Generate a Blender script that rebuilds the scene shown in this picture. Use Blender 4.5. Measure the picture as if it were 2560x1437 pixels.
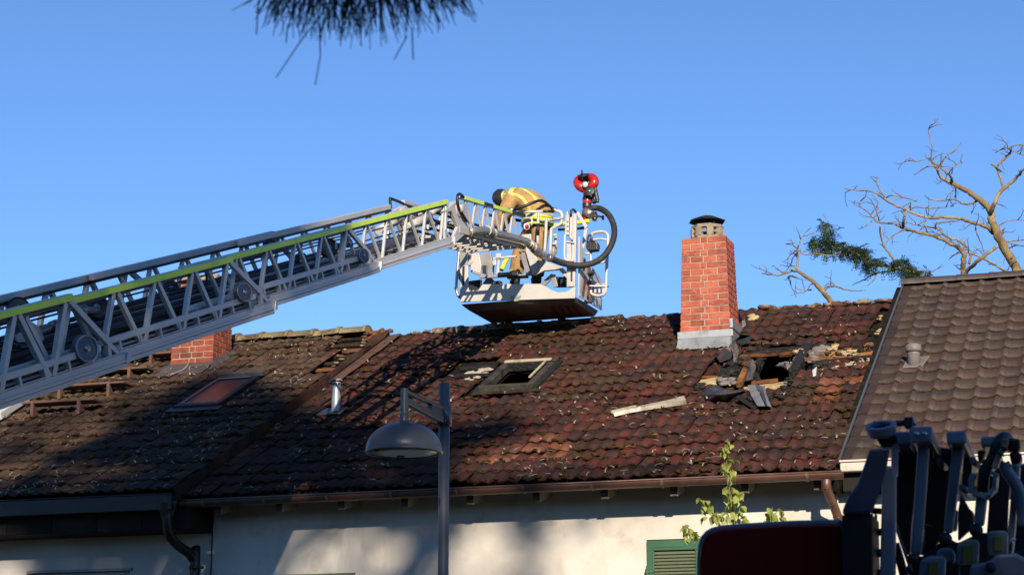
import bpy, bmesh, math, random
from mathutils import Vector, Matrix, Euler, noise
R = math.radians
random.seed(7)
for o in list(bpy.data.objects): bpy.data.objects.remove(o)
scn = bpy.context.scene
col = scn.collection

# ------------------------------------------------------------------ camera
PITCH, YAW, FPX = R(12.93), R(18.64), 5000.0
CAM = Vector((0, 0, 1.7))
cd = bpy.data.cameras.new('camera'); cam = bpy.data.objects.new('camera', cd); col.objects.link(cam)
cam.location = CAM; cam.rotation_euler = (R(90)+PITCH, 0, YAW)
cd.sensor_width = 36; cd.lens = 36*FPX/2560; cd.clip_start = .1; cd.clip_end = 2000
cd.dof.use_dof = True; cd.dof.focus_distance = 23; cd.dof.aperture_fstop = 9
scn.camera = cam

# ------------------------------------------------------------------ sky and sun
SUN_AZ, SUN_EL = R(22), R(22)          # from the facade normal towards the right; height
w = bpy.data.worlds.new('World'); scn.world = w; w.use_nodes = True
nt = w.node_tree; bg = nt.nodes['Background']
sky = nt.nodes.new('ShaderNodeTexSky'); sky.sky_type = 'NISHITA'; sky.sun_disc = False
sky.sun_elevation = SUN_EL; sky.sun_rotation = R(180)-SUN_AZ
sky.altitude = 0; sky.air_density = .7; sky.dust_density = 0; sky.ozone_density = 6
nt.links.new(sky.outputs[0], bg.inputs[0]); bg.inputs[1].default_value = .104
S = Vector((math.sin(SUN_AZ)*math.cos(SUN_EL), -math.cos(SUN_AZ)*math.cos(SUN_EL), math.sin(SUN_EL)))
sd = bpy.data.lights.new('sun', 'SUN'); sun = bpy.data.objects.new('sun', sd); col.objects.link(sun)
sd.energy = 5; sd.angle = R(.53); sd.color = (1, .86, .69)
sun.rotation_euler = S.to_track_quat('Z', 'Y').to_euler(); sun.location = (10, -20, 20)
scn.view_settings.view_transform = 'Standard'; scn.view_settings.look = 'None'
scn.view_settings.exposure = 0.85; scn.view_settings.gamma = 1

# ------------------------------------------------------------------ picture -> place
FW = Vector((-math.sin(YAW)*math.cos(PITCH), math.cos(YAW)*math.cos(PITCH), math.sin(PITCH)))
RT = Vector((math.cos(YAW), math.sin(YAW), 0)); UP = RT.cross(FW)
def ray(x, y): return FW + RT*((x-1280)/FPX) - UP*((y-718.5)/FPX)
def AT(x, y, d): return CAM + ray(x, y)*d
def ONY(x, y, Y): d = ray(x, y); return CAM + d*((Y-CAM.y)/d.y)
def ONX(x, y, X): d = ray(x, y); return CAM + d*((X-CAM.x)/d.x)
def PJ(P):
    d = Vector(P)-CAM; z = d.dot(FW)
    return 1280+FPX*d.dot(RT)/z, 718.5-FPX*d.dot(UP)/z
def inpoly(x, y, poly):
    c = False; n = len(poly)
    for i in range(n):
        x0, y0 = poly[i]; x1, y1 = poly[i-1]
        if (y0 > y) != (y1 > y) and x < (x1-x0)*(y-y0)/(y1-y0)+x0: c = not c
    return c
class Plane:                                   # a roof slope: eave line at (ye, ze), pitch al
    def __init__(s, ye, ze, al):
        s.ye, s.ze, s.al = ye, ze, R(al)
        s.up = Vector((0, math.cos(s.al), math.sin(s.al))); s.n = Vector((0, -math.sin(s.al), math.cos(s.al)))
    def pt(s, X, t, off=0): return Vector((X, s.ye, s.ze)) + s.up*t + s.n*off
    def hit(s, px, py, off=0):
        d = ray(px, py); P0 = Vector((0, s.ye, s.ze))+s.n*off
        return CAM + d*((P0-CAM).dot(s.n)/d.dot(s.n))
ML = Plane(19.5, 4.43, 26); MM = Plane(19.65, 4.38, 26); MR = Plane(19.89, 4.50, 28.5)

# ------------------------------------------------------------------ materials
MATS = {}
FAC = dict(trim_slate=.55, blue_disc=1.4, tile_orange=0.48, skylight_frame=.5, gutter_dark=0.25, soffit_dark=0.38, red_tape=.3, under_dark=1.7, locust_leaf=1.1, truck_black=.5, tile_red=0.42, tile_red_lip=.55, tile_old=0.38, tile_old_lip=0.45, tile_brown=0.44, tile_brown_lip=1.0, ridge_red=.7, ridge_lichen=.75, ridge_brown=.7, brick=0.92, brick_old=0.72, mortar=.75, concrete_tan=.7, zinc=.8, plaster=0.84, plaster_left=0.8, plaster_grey=.6, ladder_paint=0.98, ladder_alu=.7, lime_tape=1.45, cage_white=0.76, cage_grey=.7, lamp_grey=.95, lamp_glass=1.7, truck_grey=1.0, truck_blue=0.45, truck_red=0.7, truck_trim=1.1, coat_tan=0.95, trousers_tan=0.95, tape_yellow=1.0, green_paint=.75, green_slat=.8, copper_brown=0.8, dead_leaf=0.62, moss=.7, silver=0.75, red_paint=.75, bark_dead=0.95, twig_grey=0.7, insulation=0.65, insulation_white=0.5, batten=0.55, batten_orange=0.62, pale_trim=.75, tin_strip=.75, trim_cream=.75, vent_grey=.7, rafter_paint=.7, sapling_leaf=1.3, steel_brown=.7, scorched_frame=.6, ash_felt=.6, white_roof=.8)   # measured against the photograph's main surfaces
def pm(name, colr, rough=.6, layers=(), rnd=0, bump=None, metal=0, spec=.4, tint=None, emit=None, coat=0):
    """procedural material: base colour, noise layers (colour, scale, low, high[, stretch]), per-object value spread"""
    m = bpy.data.materials.new(name); m.use_nodes = True; MATS[name] = m; k_ = FAC.get(name, .8)*.79
    colr = tuple(c*k_ for c in colr); layers = [(tuple(c*k_ for c in l[0]),)+tuple(l[1:]) for l in layers]
    if tint: tint = (tuple(c*k_ for c in tint[0]),)+tuple(tint[1:])
    N = m.node_tree.nodes; L = m.node_tree.links; b = N['Principled BSDF']
    b.inputs['Roughness'].default_value = rough; b.inputs['Metallic'].default_value = metal
    b.inputs['Specular IOR Level'].default_value = spec; b.inputs['Coat Weight'].default_value = coat
    geo = N.new('ShaderNodeNewGeometry'); cur = None
    rgb = N.new('ShaderNodeRGB'); rgb.outputs[0].default_value = (*colr, 1); cur = rgb.outputs[0]
    if tint:                                   # second base colour picked per object
        oi = N.new('ShaderNodeObjectInfo'); mx = N.new('ShaderNodeMix'); mx.data_type = 'RGBA'
        r2 = N.new('ShaderNodeMapRange'); L.new(oi.outputs['Random'], r2.inputs[0])
        r2.inputs[1].default_value = tint[1]; r2.inputs[2].default_value = tint[2]
        L.new(r2.outputs[0], mx.inputs[0]); L.new(cur, mx.inputs[6]); mx.inputs[7].default_value = (*tint[0], 1); cur = mx.outputs[2]
    for ly in layers:
        nz = N.new('ShaderNodeTexNoise'); nz.inputs['Scale'].default_value = ly[1]; nz.inputs['Detail'].default_value = 5
        nz.inputs['Roughness'].default_value = .62
        if len(ly) > 4:
            mp = N.new('ShaderNodeMapping'); mp.inputs['Scale'].default_value = ly[4]
            L.new(geo.outputs['Position'], mp.inputs[0]); L.new(mp.outputs[0], nz.inputs[0])
        else: L.new(geo.outputs['Position'], nz.inputs[0])
        mr = N.new('ShaderNodeMapRange'); mr.inputs[1].default_value = ly[2]; mr.inputs[2].default_value = ly[3]
        L.new(nz.outputs[0], mr.inputs[0])
        mx = N.new('ShaderNodeMix'); mx.data_type = 'RGBA'; L.new(mr.outputs[0], mx.inputs[0])
        L.new(cur, mx.inputs[6]); mx.inputs[7].default_value = (*ly[0], 1); cur = mx.outputs[2]
    if rnd:
        oi = N.new('ShaderNodeObjectInfo'); mr = N.new('ShaderNodeMapRange')
        mr.inputs[3].default_value = 1-rnd; mr.inputs[4].default_value = 1+rnd; L.new(oi.outputs['Random'], mr.inputs[0])
        hs = N.new('ShaderNodeHueSaturation'); L.new(mr.outputs[0], hs.inputs['Value']); L.new(cur, hs.inputs['Color']); cur = hs.outputs[0]
    L.new(cur, b.inputs['Base Color'])
    if bump:
        nz = N.new('ShaderNodeTexNoise'); nz.inputs['Scale'].default_value = bump[0]; nz.inputs['Detail'].default_value = 4
        L.new(geo.outputs['Position'], nz.inputs[0]); bp = N.new('ShaderNodeBump'); bp.inputs['Strength'].default_value = bump[1]
        bp.inputs['Distance'].default_value = bump[2] if len(bump) > 2 else .02
        L.new(nz.outputs[0], bp.inputs['Height']); L.new(bp.outputs[0], b.inputs['Normal'])
    return m

# ------------------------------------------------------------------ mesh builder
class MB:
    def __init__(s): s.v = []; s.f = []; s.sm = []; s.mi = []
    def _add(s, vs, fs, smooth=False, mi=0):
        b = len(s.v); s.v += [tuple(v) for v in vs]
        for f in fs: s.f.append([b+i for i in f]); s.sm.append(smooth); s.mi.append(mi)
        return s
    def box(s, c, size, M=None, mi=0):
        c = Vector(c); h = Vector(size)/2; M = M or Matrix.Identity(3)
        vs = [c + M @ Vector((x*h.x, y*h.y, z*h.z)) for x in (-1, 1) for y in (-1, 1) for z in (-1, 1)]
        return s._add(vs, [(0,1,3,2),(4,6,7,5),(0,4,5,1),(2,3,7,6),(0,2,6,4),(1,5,7,3)], mi=mi)
    def bb(s, x0, x1, y0, y1, z0, z1, mi=0): return s.box(((x0+x1)/2,(y0+y1)/2,(z0+z1)/2), (x1-x0,y1-y0,z1-z0), mi=mi)
    def beam(s, p0, p1, w, h, up=(0,0,1), mi=0):
        p0, p1 = Vector(p0), Vector(p1); d = (p1-p0); l = d.length; d.normalize()
        sd = d.cross(Vector(up))
        if sd.length < 1e-4: sd = d.cross(Vector((0,1,0)))
        sd.normalize(); u = sd.cross(d)
        M = Matrix((d, sd, u)).transposed()
        return s.box((p0+p1)/2, (l, w, h), M, mi)
    def tube(s, pts, r, n=8, closed=False, mi=0, cap=True):
        pts = [Vector(p) for p in pts]; k = len(pts); rr = r if isinstance(r, (list, tuple)) else [r]*k
        vs = []; prev = None
        for i, p in enumerate(pts):
            a = pts[(i-1) % k] if (closed or i) else p; c = pts[(i+1) % k] if (closed or i < k-1) else p
            t = (c-a)
            t = t.normalized() if t.length > 1e-9 else Vector((0,0,1))
            if prev is None:
                u = t.cross(Vector((0,0,1)))
                if u.length < .05: u = t.cross(Vector((1,0,0)))
            else: u = prev - t*prev.dot(t)
            u.normalize(); prev = u; v = t.cross(u)
            for j in range(n):
                an = 2*math.pi*j/n; vs.append(p + (u*math.cos(an)+v*math.sin(an))*rr[i])
        fs = []
        for i in range(k if closed else k-1):
            for j in range(n):
                a = i*n+j; b = i*n+(j+1) % n; c = ((i+1) % k)*n+(j+1) % n; d = ((i+1) % k)*n+j; fs.append((a, b, c, d))
        s._add(vs, fs, True, mi)
        if cap and not closed:
            b = len(s.v)-len(vs)
            s.f.append([b+j for j in range(n)][::-1]); s.sm.append(False); s.mi.append(mi)
            s.f.append([b+(k-1)*n+j for j in range(n)]); s.sm.append(False); s.mi.append(mi)
        return s
    def lathe(s, prof, o, axis=(0,0,1), n=24, mi=0, smooth=True):
        o = Vector(o); q = Vector((0,0,1)).rotation_difference(Vector(axis).normalized())
        vs = []; k = len(prof)
        for r_, h in prof:
            for j in range(n):
                an = 2*math.pi*j/n; vs.append(o + q @ Vector((max(r_, 1e-4)*math.cos(an), max(r_, 1e-4)*math.sin(an), h)))
        fs = [(i*n+j, i*n+(j+1) % n, (i+1)*n+(j+1) % n, (i+1)*n+j) for i in range(k-1) for j in range(n)]
        return s._add(vs, fs, smooth, mi)
    def cyl(s, p0, p1, r, n=16, mi=0):
        p0 = Vector(p0); p1 = Vector(p1); l = (p1-p0).length
        return s.lathe([(0,0),(r,0),(r,1e-5),(r,l-1e-5),(r,l),(0,l)], p0, p1-p0, n, mi, True)
    def prism(s, poly, vec, mi=0, mi2=None):
        poly = [Vector(p) for p in poly]; vec = Vector(vec); n = len(poly)
        vs = poly + [p+vec for p in poly]
        s._add(vs, [tuple(range(n)), tuple(range(2*n-1, n-1, -1))], mi=mi)
        b = len(s.v)-2*n
        for i in range(n):
            j = (i+1) % n; s.f.append([b+j, b+i, b+n+i, b+n+j]); s.sm.append(False); s.mi.append(mi if mi2 is None else mi2)
        return s
    def quad(s, a, b, c, d, mi=0, smooth=False): return s._add([a, b, c, d], [(0,1,2,3)], smooth, mi)
    def blob(s, c, r, n=6, jit=.3, mi=0, sq=(1,1,1), M=None):
        """small uneven lump"""
        c = Vector(c); vs = []; rings = 3; M = M or Matrix.Identity(3)
        for i in range(1, rings+1):
            th = math.pi*i/(rings+1)
            for j in range(n):
                an = 2*math.pi*(j+.5*(i % 2))/n; k = r*(1+random.uniform(-jit, jit))
                vs.append(c + M @ Vector((math.sin(th)*math.cos(an)*k*sq[0], math.sin(th)*math.sin(an)*k*sq[1], math.cos(th)*k*sq[2])))
        vs += [c+M @ Vector((0,0,r*sq[2])), c-M @ Vector((0,0,r*sq[2]))]; t = rings*n; fs = []
        for j in range(n):
            fs += [(t, j, (j+1) % n), (t+1, (rings-1)*n+(j+1) % n, (rings-1)*n+j)]
            for i in range(rings-1): fs.append((i*n+j, (i+1)*n+j, (i+1)*n+(j+1) % n, i*n+(j+1) % n))
        return s._add(vs, fs, True, mi)
    def mesh(s, name, mat):
        me = bpy.data.meshes.new(name); me.from_pydata(s.v, [], s.f)
        for m in (mat if isinstance(mat, (list, tuple)) else [mat]): me.materials.append(MATS[m] if isinstance(m, str) else m)
        me.polygons.foreach_set('use_smooth', s.sm); me.polygons.foreach_set('material_index', s.mi); me.update()
        return me
    def build(s, name, mat, parent=None, bevel=0, kind=None, seg=2, fix=True):
        if fix and len(s.f) < 60000:
            me = s.mesh(name, mat); bm = bmesh.new(); bm.from_mesh(me); bmesh.ops.recalc_face_normals(bm, faces=bm.faces); bm.to_mesh(me); bm.free()
        else: me = s.mesh(name, mat)
        o = bpy.data.objects.new(name, me); link(o, parent)
        if bevel:
            md = o.modifiers.new('bevel', 'BEVEL'); md.width = bevel; md.segments = seg; md.limit_method = 'ANGLE'; md.angle_limit = R(35)
        if kind: o['kind'] = kind
        return o
def link(o, parent=None):
    col.objects.link(o)
    if parent is not None:
        o.parent = parent
        if parent.parent is None and parent.type == 'EMPTY': o.matrix_parent_inverse = Matrix.Translation(-parent.location)
    return o
def tag(o, label, cat, group=None, kind=None):
    if label: o['label'] = label
    if cat: o['category'] = cat
    if group: o['group'] = group
    if kind: o['kind'] = kind
    return o
def thing(name, loc, label, cat, group=None):
    o = bpy.data.objects.new(name, None); o.empty_display_size = .2; col.objects.link(o); o.location = loc
    return tag(o, label, cat, group)
def struct(o): o['kind'] = 'structure'; return o
def inst(name, me, parent, M):
    o = bpy.data.objects.new(name, me); link(o, parent); o.matrix_basis = M; return o
def lerp(a, b, t): return a+(b-a)*t
def smooth_path(pts, k=6):
    """Catmull-Rom through the points"""
    P = [Vector(p) for p in pts]; out = []
    for i in range(len(P)-1):
        a = P[max(i-1, 0)]; b = P[i]; c = P[i+1]; d = P[min(i+2, len(P)-1)]
        for j in range(k):
            t = j/k
            out.append(.5*((2*b)+(c-a)*t+(2*a-5*b+4*c-d)*t*t+(3*b-a-3*c+d)*t**3))
    out.append(P[-1]); return out

# ------------------------------------------------------------------ palette (real surface colours)
pm('tile_red', (.150,.030,.022), .68, [((.20,.044,.026),1.5,.45,.60),((.060,.034,.028),9,.46,.58,(1,.22,.3)),((.042,.022,.022),2.2,.48,.62),((.115,.062,.020),13,.55,.65),((.085,.05,.03),.9,.50,.64),((.34,.10,.05),1.1,.66,.76),((.42,.34,.25),24,.71,.77)], rnd=.16, bump=(45,.8,.014), tint=((.095,.030,.030),.4,1.0), spec=.22)
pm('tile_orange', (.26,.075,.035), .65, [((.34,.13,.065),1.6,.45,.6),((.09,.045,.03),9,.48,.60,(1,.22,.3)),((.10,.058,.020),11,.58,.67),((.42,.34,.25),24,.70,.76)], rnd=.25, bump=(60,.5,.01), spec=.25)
pm('tile_red_lip', (.085,.036,.022), .9, [((.11,.065,.022),8,.50,.62),((.03,.018,.014),4,.5,.62)], rnd=.3, bump=(70,.8,.02), spec=.2)
pm('tile_old', (.12,.058,.034), .75, [((.17,.10,.055),1.7,.46,.62),((.050,.032,.022),3.0,.50,.64),((.20,.17,.09),11,.58,.68),((.42,.38,.29),24,.68,.74)], rnd=.3, bump=(60,.6,.01), spec=.3)
pm('tile_old_lip', (.055,.035,.02), .9, [((.10,.08,.03),8,.48,.6)], rnd=.3, bump=(70,.8,.02), spec=.2)
pm('tile_brown', (.106,.060,.045), .6, [((.105,.074,.058),2.2,.45,.62),((.060,.046,.044),6,.52,.66),((.13,.085,.055),14,.62,.72),((.20,.16,.11),60,.70,.75)], rnd=.2, bump=(90,.35,.01), spec=.32)
pm('tile_brown_lip', (.125,.088,.045), .9, [((.07,.05,.03),10,.5,.62),((.2,.15,.08),30,.6,.7)], rnd=.2, bump=(80,.6,.01), spec=.2)
pm('ridge_red', (.17,.085,.05), .85, [((.38,.31,.20),7,.47,.58),((.07,.035,.025),4,.52,.66),((.45,.40,.30),28,.6,.68)], rnd=.25, bump=(60,.6,.015), spec=.2)
pm('ridge_lichen', (.30,.24,.13), .9, [((.16,.11,.06),5,.50,.62),((.42,.37,.22),20,.56,.66)], rnd=.15, bump=(60,.6,.015), spec=.2)
pm('ridge_brown', (.075,.055,.05), .5, [((.11,.085,.07),5,.5,.65),((.22,.2,.17),25,.68,.74)], rnd=.15, bump=(60,.2,.01))
pm('brick', (.40,.105,.062), .85, [((.30,.075,.05),7,.48,.62),((.46,.14,.085),22,.52,.64),((.17,.06,.045),3.2,.56,.70)], rnd=.24, bump=(70,.5,.008), spec=.2)
pm('brick_old', (.36,.085,.048), .85, [((.22,.06,.04),6,.48,.62),((.16,.055,.04),2.4,.56,.70),((.44,.15,.09),24,.58,.68)], rnd=.2, bump=(70,.5,.008), spec=.2)
pm('mortar', (.50,.41,.30), .95, [((.36,.29,.21),9,.5,.64)], bump=(120,.5,.006), spec=.1)
pm('concrete_tan', (.40,.33,.25), .9, [((.28,.22,.17),12,.5,.66),((.05,.045,.04),4,.63,.76)], bump=(90,.5,.008), spec=.2)
pm('soot_metal', (.018,.017,.017), .7, [((.05,.04,.035),14,.6,.7)], bump=(50,.2,.01), metal=.3)
pm('zinc', (.48,.50,.50), .42, [((.34,.36,.37),6,.45,.62),((.60,.62,.62),2.5,.54,.66),((.3,.28,.25),30,.66,.72)], metal=.55, bump=(10,.12,.02))
pm('zinc_old', (.16,.15,.15), .5, [((.09,.085,.085),5,.45,.62),((.42,.44,.46),18,.66,.74,(1,1,.5)),((.12,.08,.06),3,.55,.68)], metal=.45, bump=(14,.3,.02))
pm('copper_brown', (.115,.052,.036), .42, [((.075,.036,.028),5,.48,.62),((.16,.078,.052),2.2,.52,.66)], spec=.5, bump=(8,.1,.02))
pm('copper_bracket', (.20,.16,.11), .55, [((.10,.09,.07),20,.5,.65)], metal=.3)
pm('gutter_dark', (.035,.030,.030), .45, [((.05,.04,.036),4,.5,.65)], bump=(8,.1,.02))
pm('plaster', (.70,.665,.60), .92, [((.61,.565,.485),1.1,.45,.66),((.50,.46,.39),2.2,.58,.76,(1,1,.25)),((.54,.49,.41),3.6,.57,.74),((.36,.32,.27),42,.735,.77),((.40,.36,.31),14,.76,.80)], bump=(160,.35,.006), spec=.1)
pm('plaster_left', (.62,.60,.55), .92, [((.54,.52,.47),1.0,.45,.66),((.30,.28,.25),40,.74,.775)], bump=(160,.35,.006), spec=.1)
pm('plaster_grey', (.30,.29,.27), .92, [((.24,.23,.22),2,.45,.65)], bump=(160,.3,.006), spec=.1)
pm('crack', (.05,.045,.04), .95)
pm('rafter_paint', (.42,.36,.27), .75, [((.30,.25,.18),6,.5,.65)], spec=.2)
pm('rafter_end', (.10,.08,.06), .85, [((.2,.16,.11),8,.55,.7)], spec=.2)
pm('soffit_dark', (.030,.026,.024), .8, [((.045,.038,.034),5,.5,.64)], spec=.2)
pm('green_paint', (.030,.115,.060), .5, [((.040,.135,.072),3,.45,.6),((.09,.17,.11),30,.66,.72),((.45,.44,.36),55,.745,.775)], bump=(50,.15,.005), spec=.4)
pm('green_slat', (.16,.19,.115), .6, [((.10,.13,.075),5,.5,.65),((.24,.25,.17),24,.62,.7)], spec=.3)
pm('window_dark', (.02,.02,.022), .2)
pm('lintel', (.30,.31,.32), .6)
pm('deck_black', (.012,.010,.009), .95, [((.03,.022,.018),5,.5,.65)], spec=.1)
pm('batten', (.26,.10,.035), .8, [((.36,.17,.06),7,.50,.62,(.3,1,1)),((.02,.014,.01),2.6,.55,.66)], rnd=.25, spec=.2, bump=(40,.3,.006))
pm('batten_orange', (.42,.17,.05), .8, [((.55,.30,.11),9,.5,.62,(.25,1,1)),((.03,.018,.012),3.6,.50,.62)], rnd=.25, spec=.2, bump=(40,.3,.006))
pm('charred', (.012,.011,.011), .75, [((.05,.045,.042),9,.58,.7),((.10,.05,.02),4,.66,.76)], bump=(28,1,.03), spec=.35)
pm('charred_brown', (.06,.035,.02), .85, [((.014,.012,.011),4,.48,.6),((.30,.20,.10),9,.64,.74)], bump=(30,.9,.03), spec=.2)
pm('insulation', (.68,.52,.26), .95, [((.80,.68,.40),6,.5,.62),((.34,.22,.10),3.2,.52,.64),((.05,.035,.025),2.1,.60,.7)], bump=(30,1,.03), spec=.1)
pm('insulation_white', (.78,.70,.56), .95, [((.5,.4,.28),6,.56,.68)], bump=(30,1,.03), spec=.1)
pm('ash_felt', (.30,.26,.24), .9, [((.12,.10,.09),6,.5,.62),((.5,.45,.4),14,.62,.7),((.03,.025,.024),3,.6,.7)], bump=(30,.7,.02), spec=.2)
pm('melt_sheet', (.030,.031,.034), .38, [((.075,.078,.082),5,.52,.66)], bump=(9,.5,.03), spec=.6)
pm('scorched_frame', (.085,.072,.056), .8, [((.028,.022,.018),5,.48,.62),((.20,.16,.11),16,.58,.70,(1,1,1))], bump=(40,.7,.01), spec=.25)
pm('pale_trim', (.52,.44,.30), .75, [((.30,.23,.14),6,.54,.66),((.62,.55,.42),16,.55,.68)], bump=(40,.4,.008), spec=.3)
pm('tin_strip', (.52,.46,.36), .55, [((.30,.26,.20),4,.5,.64),((.62,.57,.48),11,.56,.68)], metal=.25, bump=(14,.3,.015))
pm('skylight_glass', (.045,.028,.028), .3, [((.07,.04,.038),2,.45,.6)], spec=.6)
pm('skylight_frame', (.04,.036,.034), .5, [((.07,.06,.055),8,.5,.65)])
pm('steel_brown', (.16,.085,.058), .6, [((.10,.055,.04),6,.5,.64),((.22,.12,.08),20,.58,.68)], bump=(40,.25,.006))
pm('moss', (.085,.046,.014), .95, [((.16,.085,.02),9,.50,.62),((.035,.022,.012),5,.50,.62)], bump=(120,1,.02), spec=.1)
pm('dead_leaf', (.46,.39,.29), .8, [((.24,.19,.13),9,.5,.62)], spec=.25)
pm('dry_grass', (.22,.18,.11), .9, spec=.1)
pm('white_roof', (.62,.62,.60), .5)
pm('vent_grey', (.235,.205,.185), .6, [((.19,.165,.15),6,.5,.65)], bump=(60,.2,.005))
pm('trim_cream', (.66,.62,.52), .5, [((.5,.46,.38),7,.58,.7)])
pm('trim_slate', (.16,.18,.19), .45, metal=.2)
pm('lamp_grey', (.115,.118,.122), .36, [((.095,.10,.105),4,.5,.64)], metal=.35, spec=.5)
pm('lamp_glass', (.42,.44,.42), .3, [((.30,.32,.30),3,.48,.62),((.2,.2,.19),26,.62,.7)], spec=.5)
pm('ladder_paint', (.52,.515,.50), .34, [((.44,.435,.42),3,.5,.66),((.32,.31,.30),24,.69,.75)], metal=.15, spec=.5, bump=(20,.05,.005))
pm('ladder_alu', (.40,.41,.42), .36, [((.30,.31,.32),4,.48,.64)], metal=.6, spec=.5)
pm('lime_tape', (.44,.60,.035), .45, [((.36,.50,.03),6,.52,.66)], spec=.4)
pm('black_rubber', (.012,.012,.013), .5, spec=.4)
pm('black_metal', (.020,.020,.022), .42, [((.04,.04,.042),9,.55,.68)], spec=.5)
pm('hose_black', (.030,.028,.027), .62, [((.055,.05,.048),12,.52,.66)], bump=(60,.25,.004), spec=.3)
pm('silver', (.58,.55,.50), .42, [((.42,.40,.37),6,.5,.64)], metal=.75)
pm('bronze', (.30,.16,.06), .4, metal=.7)
pm('cable', (.016,.016,.018), .55)
pm('blue_disc', (.035,.042,.075), .35, [((.06,.07,.11),5,.5,.64)], spec=.5)
pm('cage_white', (.62,.595,.545), .38, [((.54,.52,.475),3.5,.5,.66),((.40,.37,.32),30,.70,.75)], spec=.45)
pm('cage_grey', (.36,.355,.345), .42, [((.29,.285,.28),4,.5,.64)], spec=.4)
pm('red_paint', (.55,.018,.012), .28, spec=.5, coat=.3)
pm('red_tape', (.42,.030,.025), .45)
pm('under_dark', (.055,.045,.040), .6, [((.085,.07,.06),3,.5,.64)])
pm('gauge_white', (.75,.74,.72), .3)
pm('coat_tan', (.42,.255,.105), .85, [((.32,.19,.075),6,.48,.64),((.50,.32,.15),14,.55,.68)], bump=(22,.5,.02), spec=.15)
pm('trousers_tan', (.37,.22,.09), .88, [((.25,.145,.055),6,.48,.64)], bump=(18,.6,.025), spec=.15)
pm('tape_yellow', (.62,.66,.035), .6, [((.5,.52,.03),14,.52,.66)], spec=.3)
pm('tape_silver', (.50,.50,.44), .4, spec=.5)
pm('helmet_black', (.028,.024,.022), .33, [((.045,.04,.036),6,.5,.64)], spec=.5)
pm('skin', (.45,.24,.16), .6)
pm('boot_black', (.015,.015,.015), .6)
pm('bark_dead', (.235,.165,.085), .9, [((.36,.27,.15),7,.48,.60,(1,1,.3)),((.12,.085,.045),4,.52,.66,(1,1,.3)),((.26,.20,.06),2.5,.58,.70)], bump=(45,1,.02), spec=.1)
pm('twig_grey', (.19,.145,.11), .9, [((.28,.22,.17),9,.5,.62)], spec=.1)
pm('bark_dark', (.06,.045,.035), .9, [((.035,.028,.022),8,.5,.62)], bump=(30,1,.03), spec=.1)
def leaf_mat(name, c1, c2, trans=.35):
    m = pm(name, c1, .6, [(c2, 5, .42, .62)], spec=.3); N = m.node_tree.nodes; L = m.node_tree.links; b = N['Principled BSDF']
    tr = N.new('ShaderNodeBsdfTranslucent'); mx = N.new('ShaderNodeMixShader'); mx.inputs[0].default_value = trans
    src = b.inputs['Base Color'].links[0].from_socket; L.new(src, tr.inputs[0])
    L.new(b.outputs[0], mx.inputs[1]); L.new(tr.outputs[0], mx.inputs[2]); L.new(mx.outputs[0], N['Material Output'].inputs[0])
    return m
leaf_mat('locust_leaf', (.055,.095,.036), (.10,.14,.055), .3)
leaf_mat('sapling_leaf', (.20,.24,.045), (.34,.36,.09), .35)
leaf_mat('shade_leaf', (.04,.07,.02), (.06,.10,.03), .12)
pm('needle', (.012,.020,.016), .7, [((.02,.03,.022),6,.5,.62)], spec=.2)
pm('truck_grey', (.17,.19,.235), .38, [((.16,.165,.175),4,.5,.64)], spec=.5, bump=(20,.05,.004))
pm('truck_blue', (.07,.09,.18), .42, [((.07,.085,.125),3,.5,.64)], spec=.4)
pm('truck_red', (.22,.008,.008), .30, spec=.5, coat=.2)
pm('truck_trim', (.13,.15,.19), .4, spec=.5)
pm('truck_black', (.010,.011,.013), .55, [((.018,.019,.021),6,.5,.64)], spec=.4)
pm('label_yellow', (.16,.14,.02), .6)
pm('chrome', (.6,.6,.6), .15, metal=1)
pm('asphalt', (.05,.05,.052), .9, [((.035,.035,.037),6,.5,.64),((.09,.09,.09),60,.66,.72)], bump=(160,.5,.01), spec=.2)
pm('grass', (.05,.085,.022), .95, [((.075,.10,.03),2,.46,.62)], bump=(40,.8,.04), spec=.1)
pm('paving', (.22,.21,.20), .9, [((.16,.155,.15),4,.5,.64)], bump=(80,.3,.01), spec=.2)
pm('glass', (.02,.025,.03), .05, spec=.8)

# ================================================================== the ground
g = MB(); g.quad((-400,-400,0),(400,-400,0),(400,400,0),(-400,400,0)); struct(g.build('ground', 'grass'))
g = MB(); g.quad((-400,3.5,.004),(400,3.5,.004),(400,12.5,.004),(-400,12.5,.004)); struct(g.build('road', 'asphalt'))
g = MB(); g.bb(-400,400,12.5,15.2,-.2,.12); struct(g.build('pavement', 'paving'))

# ================================================================== tiles, bricks
def tile_mesh(name, w, c, prof, lift, mats, seed, thick=.016):
    rnd = random.Random(seed); n = 12; m = MB(); L = c+.055
    f = []; bk = []; lo = []
    for i in range(n+1):
        x = (w+.012)*i/n; z = prof(x/w)
        f.append((x, rnd.uniform(-.003,.003), z+lift)); bk.append((x, L, z*.96)); lo.append((x, .004, z+lift-thick))
    vs = f+bk+lo; k = n+1
    m._add(vs, [(i, i+1, k+i+1, k+i) for i in range(n)], True, 0)
    b = 0
    for i in range(n): m.f.append([2*k+i, 2*k+i+1, i+1, i]); m.sm.append(False); m.mi.append(1)
    return m.mesh(name, mats)
def wave(x):
    v = .5+.5*math.cos(2*math.pi*(x*2-.12)); return .025*v**1.1
def roll(x):
    if x < .68: return .003*math.cos(x*9)
    return .028*math.sin(math.pi*min(1, (x-.68)/.32))**.8
RED = [tile_mesh('roof_tile', .298, .325, wave, .013, ['tile_red','tile_red_lip'], s) for s in range(5)]
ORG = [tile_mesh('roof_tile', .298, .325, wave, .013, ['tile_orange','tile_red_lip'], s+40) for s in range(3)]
OLD = [tile_mesh('roof_tile', .30, .325, wave, .015, ['tile_old','tile_old_lip'], s+9) for s in range(4)]
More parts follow.
